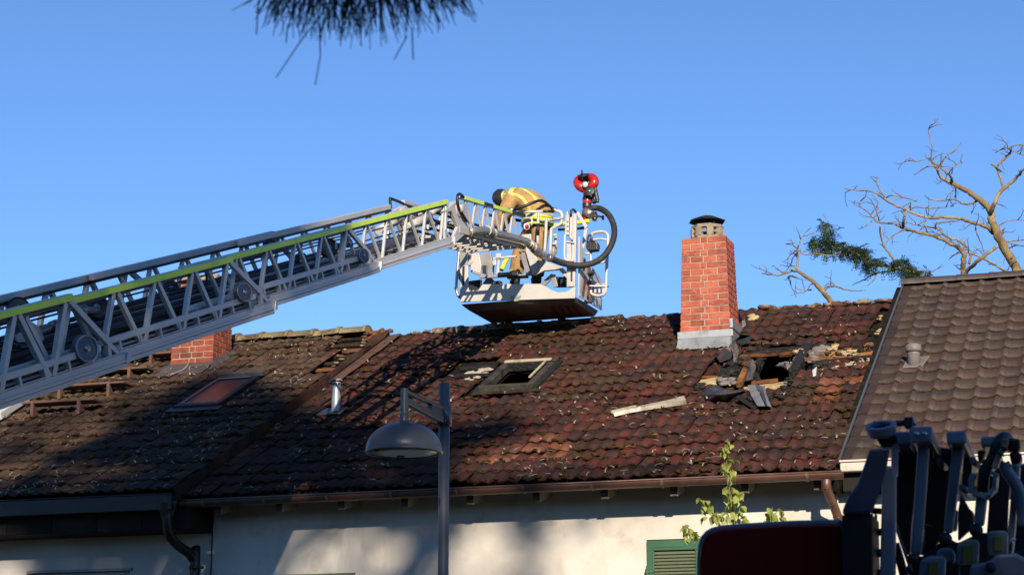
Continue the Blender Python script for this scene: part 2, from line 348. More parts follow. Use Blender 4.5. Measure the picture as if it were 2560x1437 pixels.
BRN = [tile_mesh('roof_tile', .2255, .335, roll, .022, ['tile_brown','tile_brown_lip'], s+20, .015) for s in range(4)]
def lay_tiles(pl, X0, ncol, nrow, w, c, meshes, roof, mats, skip=None, limit=300, jit=1.0, sag=None, pick=None):
    """row 0 at the eave; the tiles that show largest become parts, the rest one field"""
    todo = []
    for r_ in range(nrow):
        for k in range(ncol):
            X = X0+k*w; P = pl.pt(X+w/2, r_*c+c/2); px, py = PJ(P)
            if skip and skip(px, py, X+w/2, r_*c+c/2): continue
            vis = -50 < px < 2610
            todo.append((0 if vis else 1, (P-CAM).length, X, r_))
    todo.sort(); field = MB(); nb = 0
    rot0 = Matrix.Rotation(pl.al, 4, 'X')
    for vis, d, X, r_ in todo:
        dz = sag(X, r_) if sag else 0
        M = Matrix.Translation(pl.pt(X+random.uniform(-.004,.004)*jit, r_*c+random.uniform(-.010,.010)*jit, random.uniform(-.003,.005)*jit+dz)) @ rot0 @ \
            Matrix.Rotation(R(random.uniform(-1.1,1.1))*jit, 4, 'Z') @ Matrix.Rotation(R(random.uniform(-1.2,1.2))*jit, 4, 'Y')
        me = random.choice(meshes); P_ = pl.pt(X+w/2, r_*c+c/2)
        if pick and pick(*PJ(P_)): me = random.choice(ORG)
        if nb < limit and vis == 0: inst('roof_tile', me, roof, M); nb += 1
        else:
            field._add([M @ v.co for v in me.vertices], [tuple(p.vertices) for p in me.polygons], True)
            for i, p in enumerate(me.polygons): field.mi[len(field.mi)-len(me.polygons)+i] = p.material_index; field.sm[len(field.sm)-len(me.polygons)+i] = p.use_smooth
    if field.v: field.build('tile_field', mats, roof, kind='stuff', fix=False)
def brick_mesh(mat):
    bm = bmesh.new(); bmesh.ops.create_cube(bm, size=1)
    bmesh.ops.bevel(bm, geom=bm.edges[:], offset=.035, segments=1, affect='EDGES')
    me = bpy.data.meshes.new('brick'); bm.to_mesh(me); bm.free(); me.materials.append(MATS[mat]); return me
BR, BRO = brick_mesh('brick'), brick_mesh('brick_old')
def chimney(house, x0, x1, y0, y1, z0, rows, taper, me, zlow):
    """part of a house: a mortar core with every brick as a sub-part"""
    H = .083; z1 = z0+rows*H; cx, cy = (x0+x1)/2, (y0+y1)/2
    k1 = 1-taper
    def sc(z): return 1-taper*max(0, (z-z0))/(z1-z0)
    core = MB(); ins = .009
    def ring(z, k): return [(cx+(x0+ins-cx)*k, cy+(y0+ins-cy)*k, z), (cx+(x1-ins-cx)*k, cy+(y0+ins-cy)*k, z), (cx+(x1-ins-cx)*k, cy+(y1-ins-cy)*k, z), (cx+(x0+ins-cx)*k, cy+(y1-ins-cy)*k, z)]
    v = ring(zlow, 1)+ring(z0, 1)+ring(z1-.004, k1)
    core._add(v, [(0,1,5,4),(1,2,6,5),(2,3,7,6),(3,0,4,7),(4,5,9,8),(5,6,10,9),(6,7,11,10),(7,4,8,11),(8,9,10,11)])
    ch = core.build('chimney', 'mortar', house)
    PA = [[.42,.15,.43],[.20,.29,.29,.22]]; PB = [[.5,.5],[.27,.46,.27]]
    d = .105
    for r_ in range(rows):
        z = z0+(r_+.5)*H; k = sc(z)
        X0, X1, Y0, Y1 = cx+(x0-cx)*k, cx+(x1-cx)*k, cy+(y0-cy)*k, cy+(y1-cy)*k
        def put(xa, xb, ya, yb):
            g_ = .0065
            M = Matrix.Translation(((xa+xb)/2+random.uniform(-.002,.002), (ya+yb)/2+random.uniform(-.002,.002), z+random.uniform(-.0015,.0015))) @ Matrix.Rotation(R(random.uniform(-.5,.5)), 4, 'Y') @ Matrix.Diagonal((xb-xa-2*g_, yb-ya-(0), H-.012, 1))
            return inst('brick', me, ch, M)
        def puts(xa, xb, ya, yb):
            g_ = .0065
            M = Matrix.Translation(((xa+xb)/2, (ya+yb)/2, z+random.uniform(-.0015,.0015))) @ Matrix.Diagonal((xb-xa, yb-ya-2*g_, H-.012, 1))
            return inst('brick', me, ch, M)
        for Ya, Yb in ((Y0, Y0+d), (Y1-d, Y1)):
            x = X0
            for i, q in enumerate(PA[r_ % 2]):
                q += random.uniform(-.012,.012) if i < len(PA[r_ % 2])-1 else 0
                xe = x+q*(X1-X0) if i < len(PA[r_ % 2])-1 else X1
                put(x-(.0065 if i == 0 else 0), xe+(.0065 if i == len(PA[r_ % 2])-1 else 0), Ya, Yb); x = xe
        for Xa, Xb in ((X0, X0+d), (X1-d, X1)):
            y = Y0+d
            for i, q in enumerate(PB[r_ % 2]):
                ye = y+q*(Y1-Y0-2*d); puts(Xa, Xb, y, ye); y = ye
    return ch, (X0, X1, Y0, Y1, z1)
def half_gutter(x0, x1, y, z, r, slope=0, n=10):
    m = MB(); k = []
    for th, rr in [(0, r)]: pass
    prof = [(y+r*math.cos(math.pi+math.pi*i/n)*1.0, z+r*math.sin(math.pi+math.pi*i/n)) for i in range(n+1)]
    inn = [(y+(r-.006)*math.cos(math.pi+math.pi*i/n), z+(r-.006)*math.sin(math.pi+math.pi*i/n)) for i in range(n+1)]
    loop = prof+inn[::-1]; N = len(loop)
    vs = [(x0, a, b) for a, b in loop]+[(x1, a, b+slope) for a, b in loop]
    m._add(vs, [(i, (i+1) % N, N+(i+1) % N, N+i) for i in range(N)], False)
    for i in range(len(m.sm)): m.sm[i] = True
    m.tube([(x0, y-r, z+.004), (x1, y-r, z+.004+slope)], .011, 8)          # rolled front lip
    for X in (x0, x1):                                                      # end caps
        m._add([(X, a, b+(slope if X == x1 else 0)) for a, b in prof], [tuple(range(n+1))])
    return m
def cap_mesh(name, mat, L=.44, r0=.105, r1=.12, h=.8):
    m = MB(); n = 8; vs = []
    for x, r_ in ((0, r1), (.05, r1), (.055, r0), (L, r0*.94)):
        for i in range(n+1):
            an = math.pi*i/n; vs.append((x, -r_*math.cos(an)*1.25, r_*math.sin(an)*h))
    k = n+1
    m._add(vs, [(a*k+i, a*k+i+1, (a+1)*k+i+1, (a+1)*k+i) for a in range(3) for i in range(n)], True)
    m._add(vs[:k], [tuple(range(k))]); m._add(vs[-k:], [tuple(range(k))])
    return m.mesh(name, mat)

# ================================================================== middle house (burnt roof)
YW = 20.07
hm = thing('row_house', (-6.8, YW, 0), 'middle row house with burnt dark red tile roof, brown gutter and white wall', 'house', 'row houses')
HOLE = [(1843,836),(1872,836),(1905,848),(1907,872),(1985,870),(2040,852),(2098,866),(2100,874),(2180,872),(2190,834),(2222,830),(2180,903),(2082,910),(2068,928),(2010,945),(1990,974),(1900,988),(1850,978),(1740,957),(1750,938),(1800,905),(1845,878)]
GAP2 = [(2192,770),(2245,762),(2205,850),(2176,850),(2188,810)]
GAP3 = [(1115,950),(1168,902),(1250,898),(1236,930),(1205,953)]
VOID = [(1862,900),(1900,886),(2005,882),(2030,898),(2016,938),(1968,960),(1900,958),(1866,945)]
SKX0, SKX1, SKT0, SKT1 = -8.12, -7.42, 3.50, 4.64
CHX0, CHX1, CHY0, CHY1 = -5.915, -5.265, 24.20, 24.74
NROW, TC = 21, .325
def in_sky(X, t, m=.05): return SKX0-m < X < SKX1+m and SKT0-m < t < SKT1+m
def mid_skip(px, py, X, t):
    if inpoly(px, py, HOLE) or inpoly(px, py, GAP2) or inpoly(px, py, GAP3) or in_sky(X, t, .09): return True
    y = MM.ye+t*math.cos(MM.al)
    return CHX0-.10 < X < CHX1+.10 and CHY0-.03 < y < CHY1+.02
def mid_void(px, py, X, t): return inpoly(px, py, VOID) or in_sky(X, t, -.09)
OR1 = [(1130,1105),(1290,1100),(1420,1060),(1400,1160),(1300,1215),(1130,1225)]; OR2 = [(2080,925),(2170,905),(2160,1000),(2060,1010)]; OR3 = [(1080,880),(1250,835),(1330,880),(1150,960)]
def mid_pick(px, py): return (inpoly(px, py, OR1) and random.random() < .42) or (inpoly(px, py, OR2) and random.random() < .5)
deck = MB(); nx, ntt = 96, 92; Lx = 7.2/nx; Lt = 6.83/ntt
for i in range(nx):
    for j in range(ntt):
        X = -10.44+(i+.5)*Lx; t = (j+.5)*Lt; px, py = PJ(MM.pt(X, t, -.05))
        if mid_void(px, py, X, t): continue
        deck.quad(*[MM.pt(X+a*Lx/2, t+b*Lt/2, -.05) for a, b in ((-1,-1),(1,-1),(1,1),(-1,1))])
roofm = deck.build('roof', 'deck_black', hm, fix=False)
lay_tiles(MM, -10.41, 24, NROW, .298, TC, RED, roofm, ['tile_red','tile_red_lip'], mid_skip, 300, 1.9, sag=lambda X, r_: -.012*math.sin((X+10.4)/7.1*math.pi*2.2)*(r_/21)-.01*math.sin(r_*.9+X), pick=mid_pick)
# charred battens, rafters, insulation in the burnt opening
for j in range(13, 20):
    t = j*TC+.01; segs = []
    for x0, x1 in ((-5.62, -5.2), (-5.2, -4.8), (-4.8, -4.35), (-4.35, -3.9), (-3.9, -3.3)):
        px, py = PJ(MM.pt((x0+x1)/2, t)); 
        if (inpoly(px, py, HOLE) or inpoly(px, py, GAP2)) and not inpoly(px, py, VOID): segs.append((x0, x1))
    for x0, x1 in segs:
        b = MB(); a_ = random.uniform(-.02,.02)
        b.beam(MM.pt(x0, t+a_, -.012), MM.pt(x1, t-a_+random.uniform(-.02,.02), -.008), .042, .028, MM.n)
        b.build('batten', 'batten_orange' if x0 > -4.4 else random.choice(['batten','charred']), roofm)
def px_beam(p0, p1, w_, h_, mat, name, o0=-.02, o1=-.02, parent=None):
    b = MB(); b.beam(MM.hit(*p0, o0), MM.hit(*p1, o1), w_, h_, MM.n); return b.build(name, mat, parent or roofm, bevel=.004)
px_beam((2182,859), (2040,893), .05, .04, 'batten_orange', 'batten', .0, -.01)
px_beam((2185,881), (2035,917), .05, .04, 'batten_orange', 'batten', .01, -.02)
px_beam((2080,920), (2020,930), .045, .035, 'batten', 'batten')
px_beam((1870,913), (1847,962), .07, .06, 'batten_orange', 'batten', .0, .03)
px_beam((1740,944), (1800,942), .045, .03, 'batten', 'batten')
px_beam((1875,957), (1945,950), .045, .035, 'batten', 'batten', .0, .0)
px_beam((1990,860), (2105,846), .04, .03, 'batten', 'batten')
px_beam((1848,882), (2005,868), .05, .04, 'charred', 'batten', -.03, -.03)
px_beam((2024,866), (1985,938), .12, .16, 'charred', 'rafter', -.06, -.05)
px_beam((1905,895), (1880,950), .07, .10, 'charred', 'rafter', -.08, -.10)
px_beam((1862,884), (1835,930), .10, .14, 'charred', 'rafter', -.08, -.08)
def px_slab(poly, off, th, mat, name, parent=None, jit=0):
    b = MB(); b.prism([MM.hit(x, y, off+random.uniform(-jit, jit)) for x, y in poly], -MM.n*th); return b.build(name, mat, parent or roofm, bevel=.006)
def px_lumps(poly, n, r0, r1, off, mat, name, parent=None):
    b = MB(); xs = [p[0] for p in poly]; ys = [p[1] for p in poly]; M = Matrix.Rotation(MM.al, 3, 'X'); c = 0
    while c < n:
        x, y = random.uniform(min(xs), max(xs)), random.uniform(min(ys), max(ys))
        if inpoly(x, y, poly): b.blob(MM.hit(x, y, off), random.uniform(r0, r1), 7, .38, sq=(1.5, 1.0, .5), M=M); c += 1
    return b.build(name, mat, parent or roofm, kind='stuff')
px_slab([(1838,889),(1900,878),(2012,868),(2010,880),(1900,887),(1845,897)], -.02, .05, 'charred_brown', 'underlay', jit=.015)
px_slab([(2036,884),(2110,862),(2176,852),(2160,872),(2060,896),(2040,905)], -.03, .03, 'insulation', 'insulation_board', jit=.012)
px_slab([(2060,895),(2176,862),(2168,884),(2060,908)], -.035, .03, 'insulation', 'insulation_board', jit=.012)
px_slab([(1735,951),(1795,942),(1800,955),(1738,962)], -.005, .03, 'insulation', 'insulation_board')
px_slab([(1858,967),(1968,952),(1966,966),(1915,972),(1862,975)], -.005, .03, 'insulation', 'insulation_board')
px_slab([(1755,918),(1800,910),(1812,935),(1750,945)], -.01, .02, 'tile_red', 'underlay')
px_lumps([(1985,880),(2010,870),(2012,890),(1992,896)], 8, .03, .06, .0, 'insulation', 'insulation_lump')
px_lumps([(2022,872),(2060,868),(2052,890),(2025,905)], 12, .03, .06, .0, 'ash_felt', 'ash_lump')
px_lumps([(2050,866),(2100,860),(2100,872),(2052,884)], 9, .03, .06, -.01, 'insulation', 'insulation_lump')
px_lumps([(2110,866),(2150,858),(2145,885),(2110,890)], 8, .025, .045, -.01, 'insulation', 'insulation_lump')
px_lumps([(1880,884),(1985,874),(1988,882),(1890,892)], 12, .03, .06, -.03, 'charred', 'charred_lump')
px_lumps([(1952,905),(1982,902),(1975,922),(1955,922)], 5, .03, .055, -.04, 'ash_felt', 'ash_lump')
px_lumps([(1795,945),(1832,940),(1840,960),(1800,965)], 14, .025, .05, .02, 'ash_felt', 'ash_lump')
px_lumps([(1820,905),(1850,898),(1850,925),(1815,935)], 10, .03, .06, .0, 'charred', 'charred_lump')
px_lumps([(1800,925),(1845,918),(1845,948),(1800,950)], 10, .025, .05, .0, 'charred', 'charred_lump')
px_lumps([(1985,945),(2035,930),(2030,952),(1975,968)], 14, .02, .045, .01, 'charred_brown', 'charred_lump')
px_lumps([(2015,930),(2065,922),(2060,936),(2015,942)], 8, .02, .04, .0, 'insulation', 'insulation_lump')
px_lumps([(2080,916),(2185,892),(2190,902),(2085,924)], 18, .018, .034, .02, 'insulation_white', 'insulation_lump')
px_lumps([(2188,795),(2206,785),(2200,800),(2190,808)], 4, .02, .035, .0, 'insulation', 'insulation_lump')
px_lumps([(2190,828),(2204,822),(2192,845),(2184,845)], 4, .02, .03, .0, 'insulation', 'insulation_lump')
px_lumps([(1872,789),(1895,785),(1897,797),(1875,799)], 8, .03, .05, .05, 'insulation', 'insulation_lump')
px_lumps([(1160,935),(1190,920),(1222,920),(1225,935)], 12, .03, .055, -.01, 'insulation_white', 'insulation_lump')
px_lumps([(1165,945),(1200,940),(1205,950),(1170,952)], 8, .012, .03, .0, 'insulation_white', 'insulation_lump')
px_beam((1150,922), (1240,916), .05, .04, 'charred', 'batten', -.01, -.01)
px_beam((1140,940), (1225,936), .05, .04, 'charred', 'batten', -.01, -.01)
px_slab([(2030,925),(2042,915),(2040,935),(2032,938)], .06, .02, 'gauge_white', 'plaster_shard')
sp = MB(); sb = MB()
for i in range(70):
    x, y = random.uniform(1740,2180), random.uniform(845,985)
    if not inpoly(x, y, HOLE): continue
    a_ = MM.hit(x, y, random.uniform(-.04,.05)); d_ = Vector((random.gauss(0,1),random.gauss(0,.7),random.gauss(0,.35))).normalized()*random.uniform(.05,.16); (sp if i % 3 else sb).beam(a_, a_+d_, random.uniform(.008,.03), random.uniform(.006,.02))
sp.build('charred_splinters', 'charred', roofm, kind='stuff'); sb.build('wood_splinters', 'batten', roofm, kind='stuff')
px_lumps([(1735,955),(1800,965),(1900,985),(1990,972),(1985,990),(1890,1003),(1800,985),(1740,972)], 60, .012, .035, .04, 'charred', 'ash_crumbs')
px_lumps([(1845,850),(1905,845),(1905,872),(1850,882)], 18, .02, .05, .0, 'charred_brown', 'charred_lump')
px_lumps([(2035,905),(2085,893),(2080,912),(2030,925)], 16, .015, .035, .0, 'charred', 'charred_lump')
px_lumps([(1960,945),(2030,935),(2020,965),(1950,980)], 30, .012, .03, .03, 'charred', 'ash_crumbs')
px_beam((2040,866), (2186,846), .045, .035, 'charred', 'batten', -.01, .0)
px_beam((2030,906), (2178,890), .04, .03, 'charred', 'batten', .01, .01)
px_lumps([(2060,868),(2180,850),(2172,892),(2060,908)], 40, .012, .032, .01, 'charred', 'ash_crumbs')
# attic inside: closed dark shell
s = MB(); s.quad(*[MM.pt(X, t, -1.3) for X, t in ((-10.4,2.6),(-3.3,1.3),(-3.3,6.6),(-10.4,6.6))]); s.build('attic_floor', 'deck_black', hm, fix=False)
s = MB()
s.quad((-10.44,25.76,7.30),(-3.24,25.76,7.30),(-3.24,31.9,4.35),(-10.44,31.9,4.35)); s.build('back_slope', 'tile_red', hm, fix=False)
# ridge caps that survived
RC = cap_mesh('ridge_tile', MATS['ridge_red'])
yr, zr = MM.ye+6.82*math.cos(MM.al), MM.ze+6.82*math.sin(MM.al)
x = -9.86; i = 0
while x < -7.5:
    k = .09 if x < -8.8 else 0
    inst('ridge_tile', RC, roofm, Matrix.Translation((x, yr+.03, zr+.0-.02*math.sin((x+9.9)*1.4)+random.uniform(-.006,.006))) @ Matrix.Rotation(R(180), 4, 'Z') @ Matrix.Rotation(R(random.uniform(-1.5,1.5)), 4, 'Y') @ Matrix.Translation((-.44,0,0))); x += .385
m = MB()
m.bb(-10.4,-3.3, yr-.05, yr+.05, zr-.06, zr-.015); m.build('ridge_board', 'charred_brown', roofm)
px = MB(); M3 = Matrix.Identity(3)
for i in range(150):
    X = random.uniform(-10.3,-3.4)
    if CHX0-.1 < X < CHX1+.05: continue
    px.blob((X, yr-random.uniform(-.03,.09), zr+random.uniform(-.02,.035)), random.uniform(.025,.06), 6, .4, sq=(1.8,1,.6))
px.build('ridge_mortar', 'ridge_red', roofm, kind='stuff')
# chimney of the middle house
ch, (a0,a1,b0,b1,zt) = chimney(hm, CHX0, CHX1, CHY0, CHY1, 6.80, 15, .115, BR, 6.3)
m = MB(); e = .018; zf0, zf1 = 6.62, 6.80
m.bb(CHX0-e-.012, CHX1+e+.012, CHY0-e-.012, CHY0+.01, 6.725, 6.815)
m._add([(CHX0-e,CHY0-e,6.74),(CHX1+e,CHY0-e,6.74),(CHX1+e+.012,CHY0-.13,6.565),(CHX0-e-.012,CHY0-.13,6.565)], [(0,1,2,3)])
m.bb(CHX1-.01, CHX1+e+.012, CHY0-e, CHY1+.03, 6.83, 6.95)
m._add([(CHX1+e,CHY0-e-.1,6.60),(CHX1+e,CHY1+.05,6.86),(CHX1+e,CHY1+.05,6.97),(CHX1+e,CHY0-e,6.80)], [(0,1,2,3)])
m._add([(CHX0-e,CHY0-e-.1,6.60),(CHX0-e,CHY1+.05,6.86),(CHX0-e,CHY1+.05,6.97),(CHX0-e,CHY0-e,6.80)], [(0,1,2,3)])
m.build('flashing', 'zinc', ch, bevel=.004)
cc = ((a0+a1)/2, (b0+b1)/2-.02); m = MB(); r8 = .215
def oct_ring(m, z0, z1, ro, ri):
    n = 8; vs = []
    for r_, z in ((ro,z0),(ro,z1),(ri,z1),(ri,z0)):
        for j in range(n): an = 2*math.pi*(j+.5)/n; vs.append((cc[0]+r_*math.cos(an), cc[1]+r_*math.sin(an), z))
    m._add(vs, [(a*n+j, a*n+(j+1) % n, ((a+1) % 4)*n+(j+1) % n, ((a+1) % 4)*n+j) for a in range(4) for j in range(n)])
oct_ring(m, zt-.002, zt+.035, r8, .13); oct_ring(m, zt+.075, zt+.10, r8-.004, .15); oct_ring(m, zt+.14, zt+.185, r8, .13)
for j in range(8):
    an = 2*math.pi*(j+.5)/8; m.box((cc[0]+(r8-.035)*math.cos(an), cc[1]+(r8-.035)*math.sin(an), zt+.09), (.068,.085,.12), Matrix.Rotation(an, 3, 'Z'))
m.build('chimney_pot', 'concrete_tan', ch, bevel=.006)
m = MB(); m.lathe([(.0,.075),(.10,.070),(.24,.012),(.235,0),(.0,.045)], (cc[0], cc[1], zt+.245), (0,0,1), 8, smooth=False)
for j in range(4):
    an = 2*math.pi*(j+.5)/4; m.tube([(cc[0]+.15*math.cos(an), cc[1]+.15*math.sin(an), zt+.16), (cc[0]+.17*math.cos(an), cc[1]+.17*math.sin(an), zt+.27)], .009, 6)
m.build('rain_cap', 'soot_metal', ch)
m = MB(); m.cyl((cc[0],cc[1],zt-.01),(cc[0],cc[1],zt+.04),.125,12); m.build('flue', 'deck_black', ch)
# charred felt torn up beside the chimney
def crumple(poly, th, mat, name, parent=None, lab=None):
    """a bent sheet: poly of (px, py, height above roof)"""
    b = MB(); top = [MM.hit(x, y, h) for x, y, h in poly]; c = sum(top, Vector())/len(top); n = len(top)
    vs = top+[c+MM.n*random.uniform(-.03,.05)]; vs2 = [v-MM.n*th for v in vs]; k = n+1
    b._add(vs+vs2, [(i, (i+1) % n, n) for i in range(n)]+[(k+(i+1) % n, k+i, k+n) for i in range(n)]+[(i, k+i, k+(i+1) % n, (i+1) % n) for i in range(n)])
    return b.build(name, mat, parent or roofm, bevel=.003)
crumple([(1822,862,.03),(1838,852,.14),(1847,872,.12),(1842,905,.03),(1834,905,.02),(1832,880,.10)], .008, 'ash_felt', 'torn_felt')
crumple([(1785,885,.02),(1812,868,.10),(1830,880,.08),(1828,895,.02),(1800,905,.02)], .008, 'melt_sheet', 'torn_felt')
crumple([(1795,872,.03),(1822,866,.09),(1828,878,.05),(1806,884,.03)], .008, 'ash_felt', 'torn_felt')
crumple([(1848,850,.05),(1880,838,.12),(1872,855,.10),(1850,864,.02)], .008, 'melt_sheet', 'torn_felt')
crumple([(1848,770,.10),(1852,790,.16),(1862,800,.06),(1868,820,.02),(1855,826,.02),(1848,800,.04)], .008, 'ash_felt', 'torn_felt')
crumple([(1866,905,.02),(1882,896,.16),(1890,915,.20),(1880,948,.10),(1864,952,.02)], .008, 'ash_felt', 'torn_felt')
crumple([(1882,900,.12),(1893,910,.16),(1902,948,.03),(1890,950,.03)], .008, 'charred', 'torn_felt')
crumple([(1845,800,.02),(1868,790,.06),(1905,810,.02),(1880,838,.03),(1850,835,.03)], .008, 'charred_brown', 'torn_felt')
crumple([(1950,912,.02),(1962,905,.08),(1980,908,.06),(1968,922,.04)], .02, 'ash_felt', 'torn_felt')
# burnt roof window
def roof_window(house, pl, x0, x1, t0, t1, wd, hh, mat, name):
    m = MB(); n = pl.n
    for (xa, ta), (xb, tb) in (((x0,t0+wd/2),(x1,t0+wd/2)), ((x0,t1-wd/2),(x1,t1-wd/2))): m.beam(pl.pt(xa,ta,hh/2-.01), pl.pt(xb,tb,hh/2-.01), wd, hh, n)
    for X in (x0+wd/2, x1-wd/2): m.beam(pl.pt(X,t0+wd,hh/2-.012), pl.pt(X,t1-wd,hh/2-.012), wd, hh-.004, n)
    return m.build(name, mat, house, bevel=.006)
rw = roof_window(hm, MM, SKX0, SKX1, SKT0, SKT1, .085, .10, 'scorched_frame', 'burnt_roof_window')
m = MB(); m.beam(MM.pt(SKX0+.02, SKT1-.05, .105), MM.pt(SKX1-.06, SKT1-.05, .10), .08, .025, MM.n); m.build('top_trim', 'pale_trim', rw, bevel=.008)
m = MB(); m.beam(MM.pt(SKX1-.12, SKT0+.30, .095), MM.pt(SKX1-.12, SKT1-.12, .095), .03, .02, MM.n); m.build('side_trim', 'pale_trim', rw, bevel=.004)
m = MB()
for k in range(6): m.box(MM.pt(SKX0+.13+k*.105, SKT1-.11-random.uniform(0,.03), .05), (.11,.03,.10), Matrix.Rotation(MM.al, 3, 'X'))
for X in (SKX0-.03, SKX1+.03): m.beam(MM.pt(X, SKT0-.02, .03), MM.pt(X, SKT1+.05, .03), .06, .05, MM.n)
m.build('charred_lining', 'charred', rw)
m = MB(); m.beam(MM.pt(SKX0-.05, SKT0-.09, .035), MM.pt(SKX1+.12, SKT0-.09, .035), .10, .01, MM.n); m.build('apron', 'tile_old_lip', rw)
# vent pipe
P = MM.hit(840,1028,.03); m = MB(); m.cyl(P-Vector((0,0,.1)), P+Vector((0,0,.36)), .058, 18); vp = m.build('vent_pipe', 'zinc', hm)
m = MB(); m.lathe([(0,.035),(.05,.03),(.085,.008),(.085,0),(0,.012)], P+Vector((0,0,.375)), (0,0,1), 20); m.build('vent_cap', 'zinc', vp)
m = MB()
for j in range(10): an = 2*math.pi*j/10; m.box(P+Vector((.058*math.cos(an), .058*math.sin(an), .335)), (.006,.022,.028), Matrix.Rotation(an, 3, 'Z'))
m.build('vent_slot', 'soot_metal', vp)
m = MB(); m.beam(MM.pt(P.x-.2, (P.y-MM.ye)/math.cos(MM.al)-.02, .045), MM.pt(P.x+.12, (P.y-MM.ye)/math.cos(MM.al)-.02, .045), .26, .012, MM.n); m.build('vent_apron', 'zinc_old', vp)
# walls
def wall(house, name, x0, x1, y, z1, mat, holes=()):
    """front wall with real openings: holes are (x0, x1, z0, z1)"""
    xs = sorted({x0, x1, *[h[0] for h in holes], *[h[1] for h in holes]}); zs = sorted({0, z1, *[h[2] for h in holes], *[h[3] for h in holes]}); m = MB()
    for i in range(len(xs)-1):
        for j in range(len(zs)-1):
            cx, cz = (xs[i]+xs[i+1])/2, (zs[j]+zs[j+1])/2
            if any(h[0] < cx < h[1] and h[2] < cz < h[3] for h in holes): continue
            m.quad((xs[i],y,zs[j]),(xs[i+1],y,zs[j]),(xs[i+1],y,zs[j+1]),(xs[i],y,zs[j+1]))
    for a, b, c_, d in holes:
        D = .16
        m.quad((a,y,c_),(a,y+D,c_),(a,y+D,d),(a,y,d)); m.quad((b,y,c_),(b,y,d),(b,y+D,d),(b,y+D,c_)); m.quad((a,y,d),(a,y+D,d),(b,y+D,d),(b,y,d)); m.quad((a,y,c_),(b,y,c_),(b,y+D,c_),(a,y+D,c_))
    return m.build(name, mat, house, fix=False)
W1 = (-5.305,-4.10,2.35,3.785); W2 = (-9.38,-8.57,2.2,3.532)
wall(hm, 'front_wall', -10.29, -3.2, YW, 4.56, 'plaster', [W1, W2])
m = MB(); m.bb(-10.296,-10.280,YW-.006,YW+.02,0,4.3); m.build('joint', 'crack', hm)
m = MB(); m.bb(-10.44,-3.24,31.6,31.8,0,4.5); m.bb(-10.44,-10.36,20.4,31.6,0,4.6); m.bb(-3.3,-3.24,20.4,31.6,0,4.4); m.build('rear_wall', 'plaster', hm)
for X in (-10.40,-3.29):
    m = MB(); m.prism([(X,20.4,4.4),(X,31.6,4.4),(X,25.75,7.1)], (.05,0,0)); m.build('party_wall', 'mortar', hm)
# green shutters
def shutter(x0, x1, z0, z1):
    y = YW-.018; m = MB(); f = .075
    m.bb(x0,x1,y-.02,y+.025,z1-f-.03,z1); m.bb(x0,x1,y-.02,y+.025,z0,z0+f); m.bb(x0,x0+f,y-.019,y+.024,z0+f,z1-f-.03); m.bb(x1-f,x1,y-.019,y+.024,z0+f,z1-f-.03)
    fr = m.build('shutter', 'green_paint', hm, bevel=.004)
    m = MB(); m.bb(x0+.03,x1-.18,y-.026,y-.02,z1-.075,z1-.035); m.bb(x0+.03,x0+.06,y-.026,y-.02,z1-.5,z1-.08); m.bb(x0-.02,x0+.08,y-.034,y-.02,z1-.33,z1-.30); m.cyl((x0+.005,y-.04,z1-.42),(x0+.005,y-.04,z1-.26),.012,8); m.build('hinge', 'green_paint', fr)
    z = z1-f-.055; 
    sm = MB(); sm.box((0,0,0),(x1-x0-2*f+.004,.045,.011),Matrix.Rotation(R(38),3,'X')); me = sm.mesh('slat','green_slat')
    while z > z0+f+.02: inst('slat', me, fr, Matrix.Translation(((x0+x1)/2, y+.004, z))); z -= .034
    m = MB(); m.bb(x0+f,x1-f,y+.03,y+.04,z0+f,z1-f-.03); m.build('backing', 'deck_black', fr)
shutter(W1[0]+.012, (W1[0]+W1[1])/2-.004, W1[2], W1[3]-.012); shutter((W1[0]+W1[1])/2+.004, W1[1]-.012, W1[2], W1[3]-.012)
m = MB(); m.bb(W2[0],W2[1],YW+.12,YW+.14,W2[2],W2[3]-.03); wn = m.build('window', 'window_dark', hm)
m = MB(); m.bb(W2[0]-.02,W2[1]+.012,YW-.02,YW+.05,W2[3]-.02,W2[3]+.004); m.build('window_head', 'green_slat', wn)
# eaves: rafter tails, gutter, brackets, downpipe
for k in range(10):
    X = -10.034+.732*k; m = MB()
    m.prism([(X-.04,19.69,4.175),(X-.04,19.69,4.30),(X-.04,20.08,4.49),(X-.04,20.08,4.27)], (.08,0,0)); rt = m.build('rafter_tail', 'rafter_paint', hm, bevel=.004)
    m = MB(); m.bb(X-.036,X+.036,19.682,19.6895,4.18,4.295); m.build('tail_end', 'rafter_end', rt)
m = MB(); m.prism([(-10.4,19.62,4.31),(-10.4,20.09,4.535),(-10.4,20.09,4.515),(-10.4,19.62,4.285)], (7.14,0,0)); m.build('eave_board', 'rafter_paint', hm)
gm = half_gutter(-10.42, -3.17, 19.555, 4.315, .068, .012).build('gutter', 'copper_brown', hm)
for k in range(10):
    X = -10.13+.735*k; m = MB()
    pts = [(X, 19.555+.074*math.cos(math.pi+math.pi*i/8), 4.316+.012*(X+10.42)/7.25+.074*math.sin(math.pi+math.pi*i/8)) for i in range(9)]
    for i in range(8): m.beam(pts[i], pts[i+1], .03, .006, Vector(pts[i])-Vector((X,19.555,4.316)))
    m.build('gutter_bracket', 'copper_bracket', gm)
dp = smooth_path([(-3.33,19.555,4.26),(-3.33,19.56,4.17),(-3.30,19.72,4.03),(-3.27,19.80,3.90),(-3.26,19.88,3.74),(-3.26,19.90,3.5),(-3.26,19.90,2.0),(-3.26,19.90,.1)], 5)
m = MB(); m.tube(dp, .045, 14); dpo = m.build('downpipe', 'copper_brown', hm)
m = MB()
for q in (4, 9, 14): m.tube([dp[q], dp[q].lerp(dp[q+1], .25)], .050, 14)
m.build('pipe_joint', 'copper_brown', dpo)
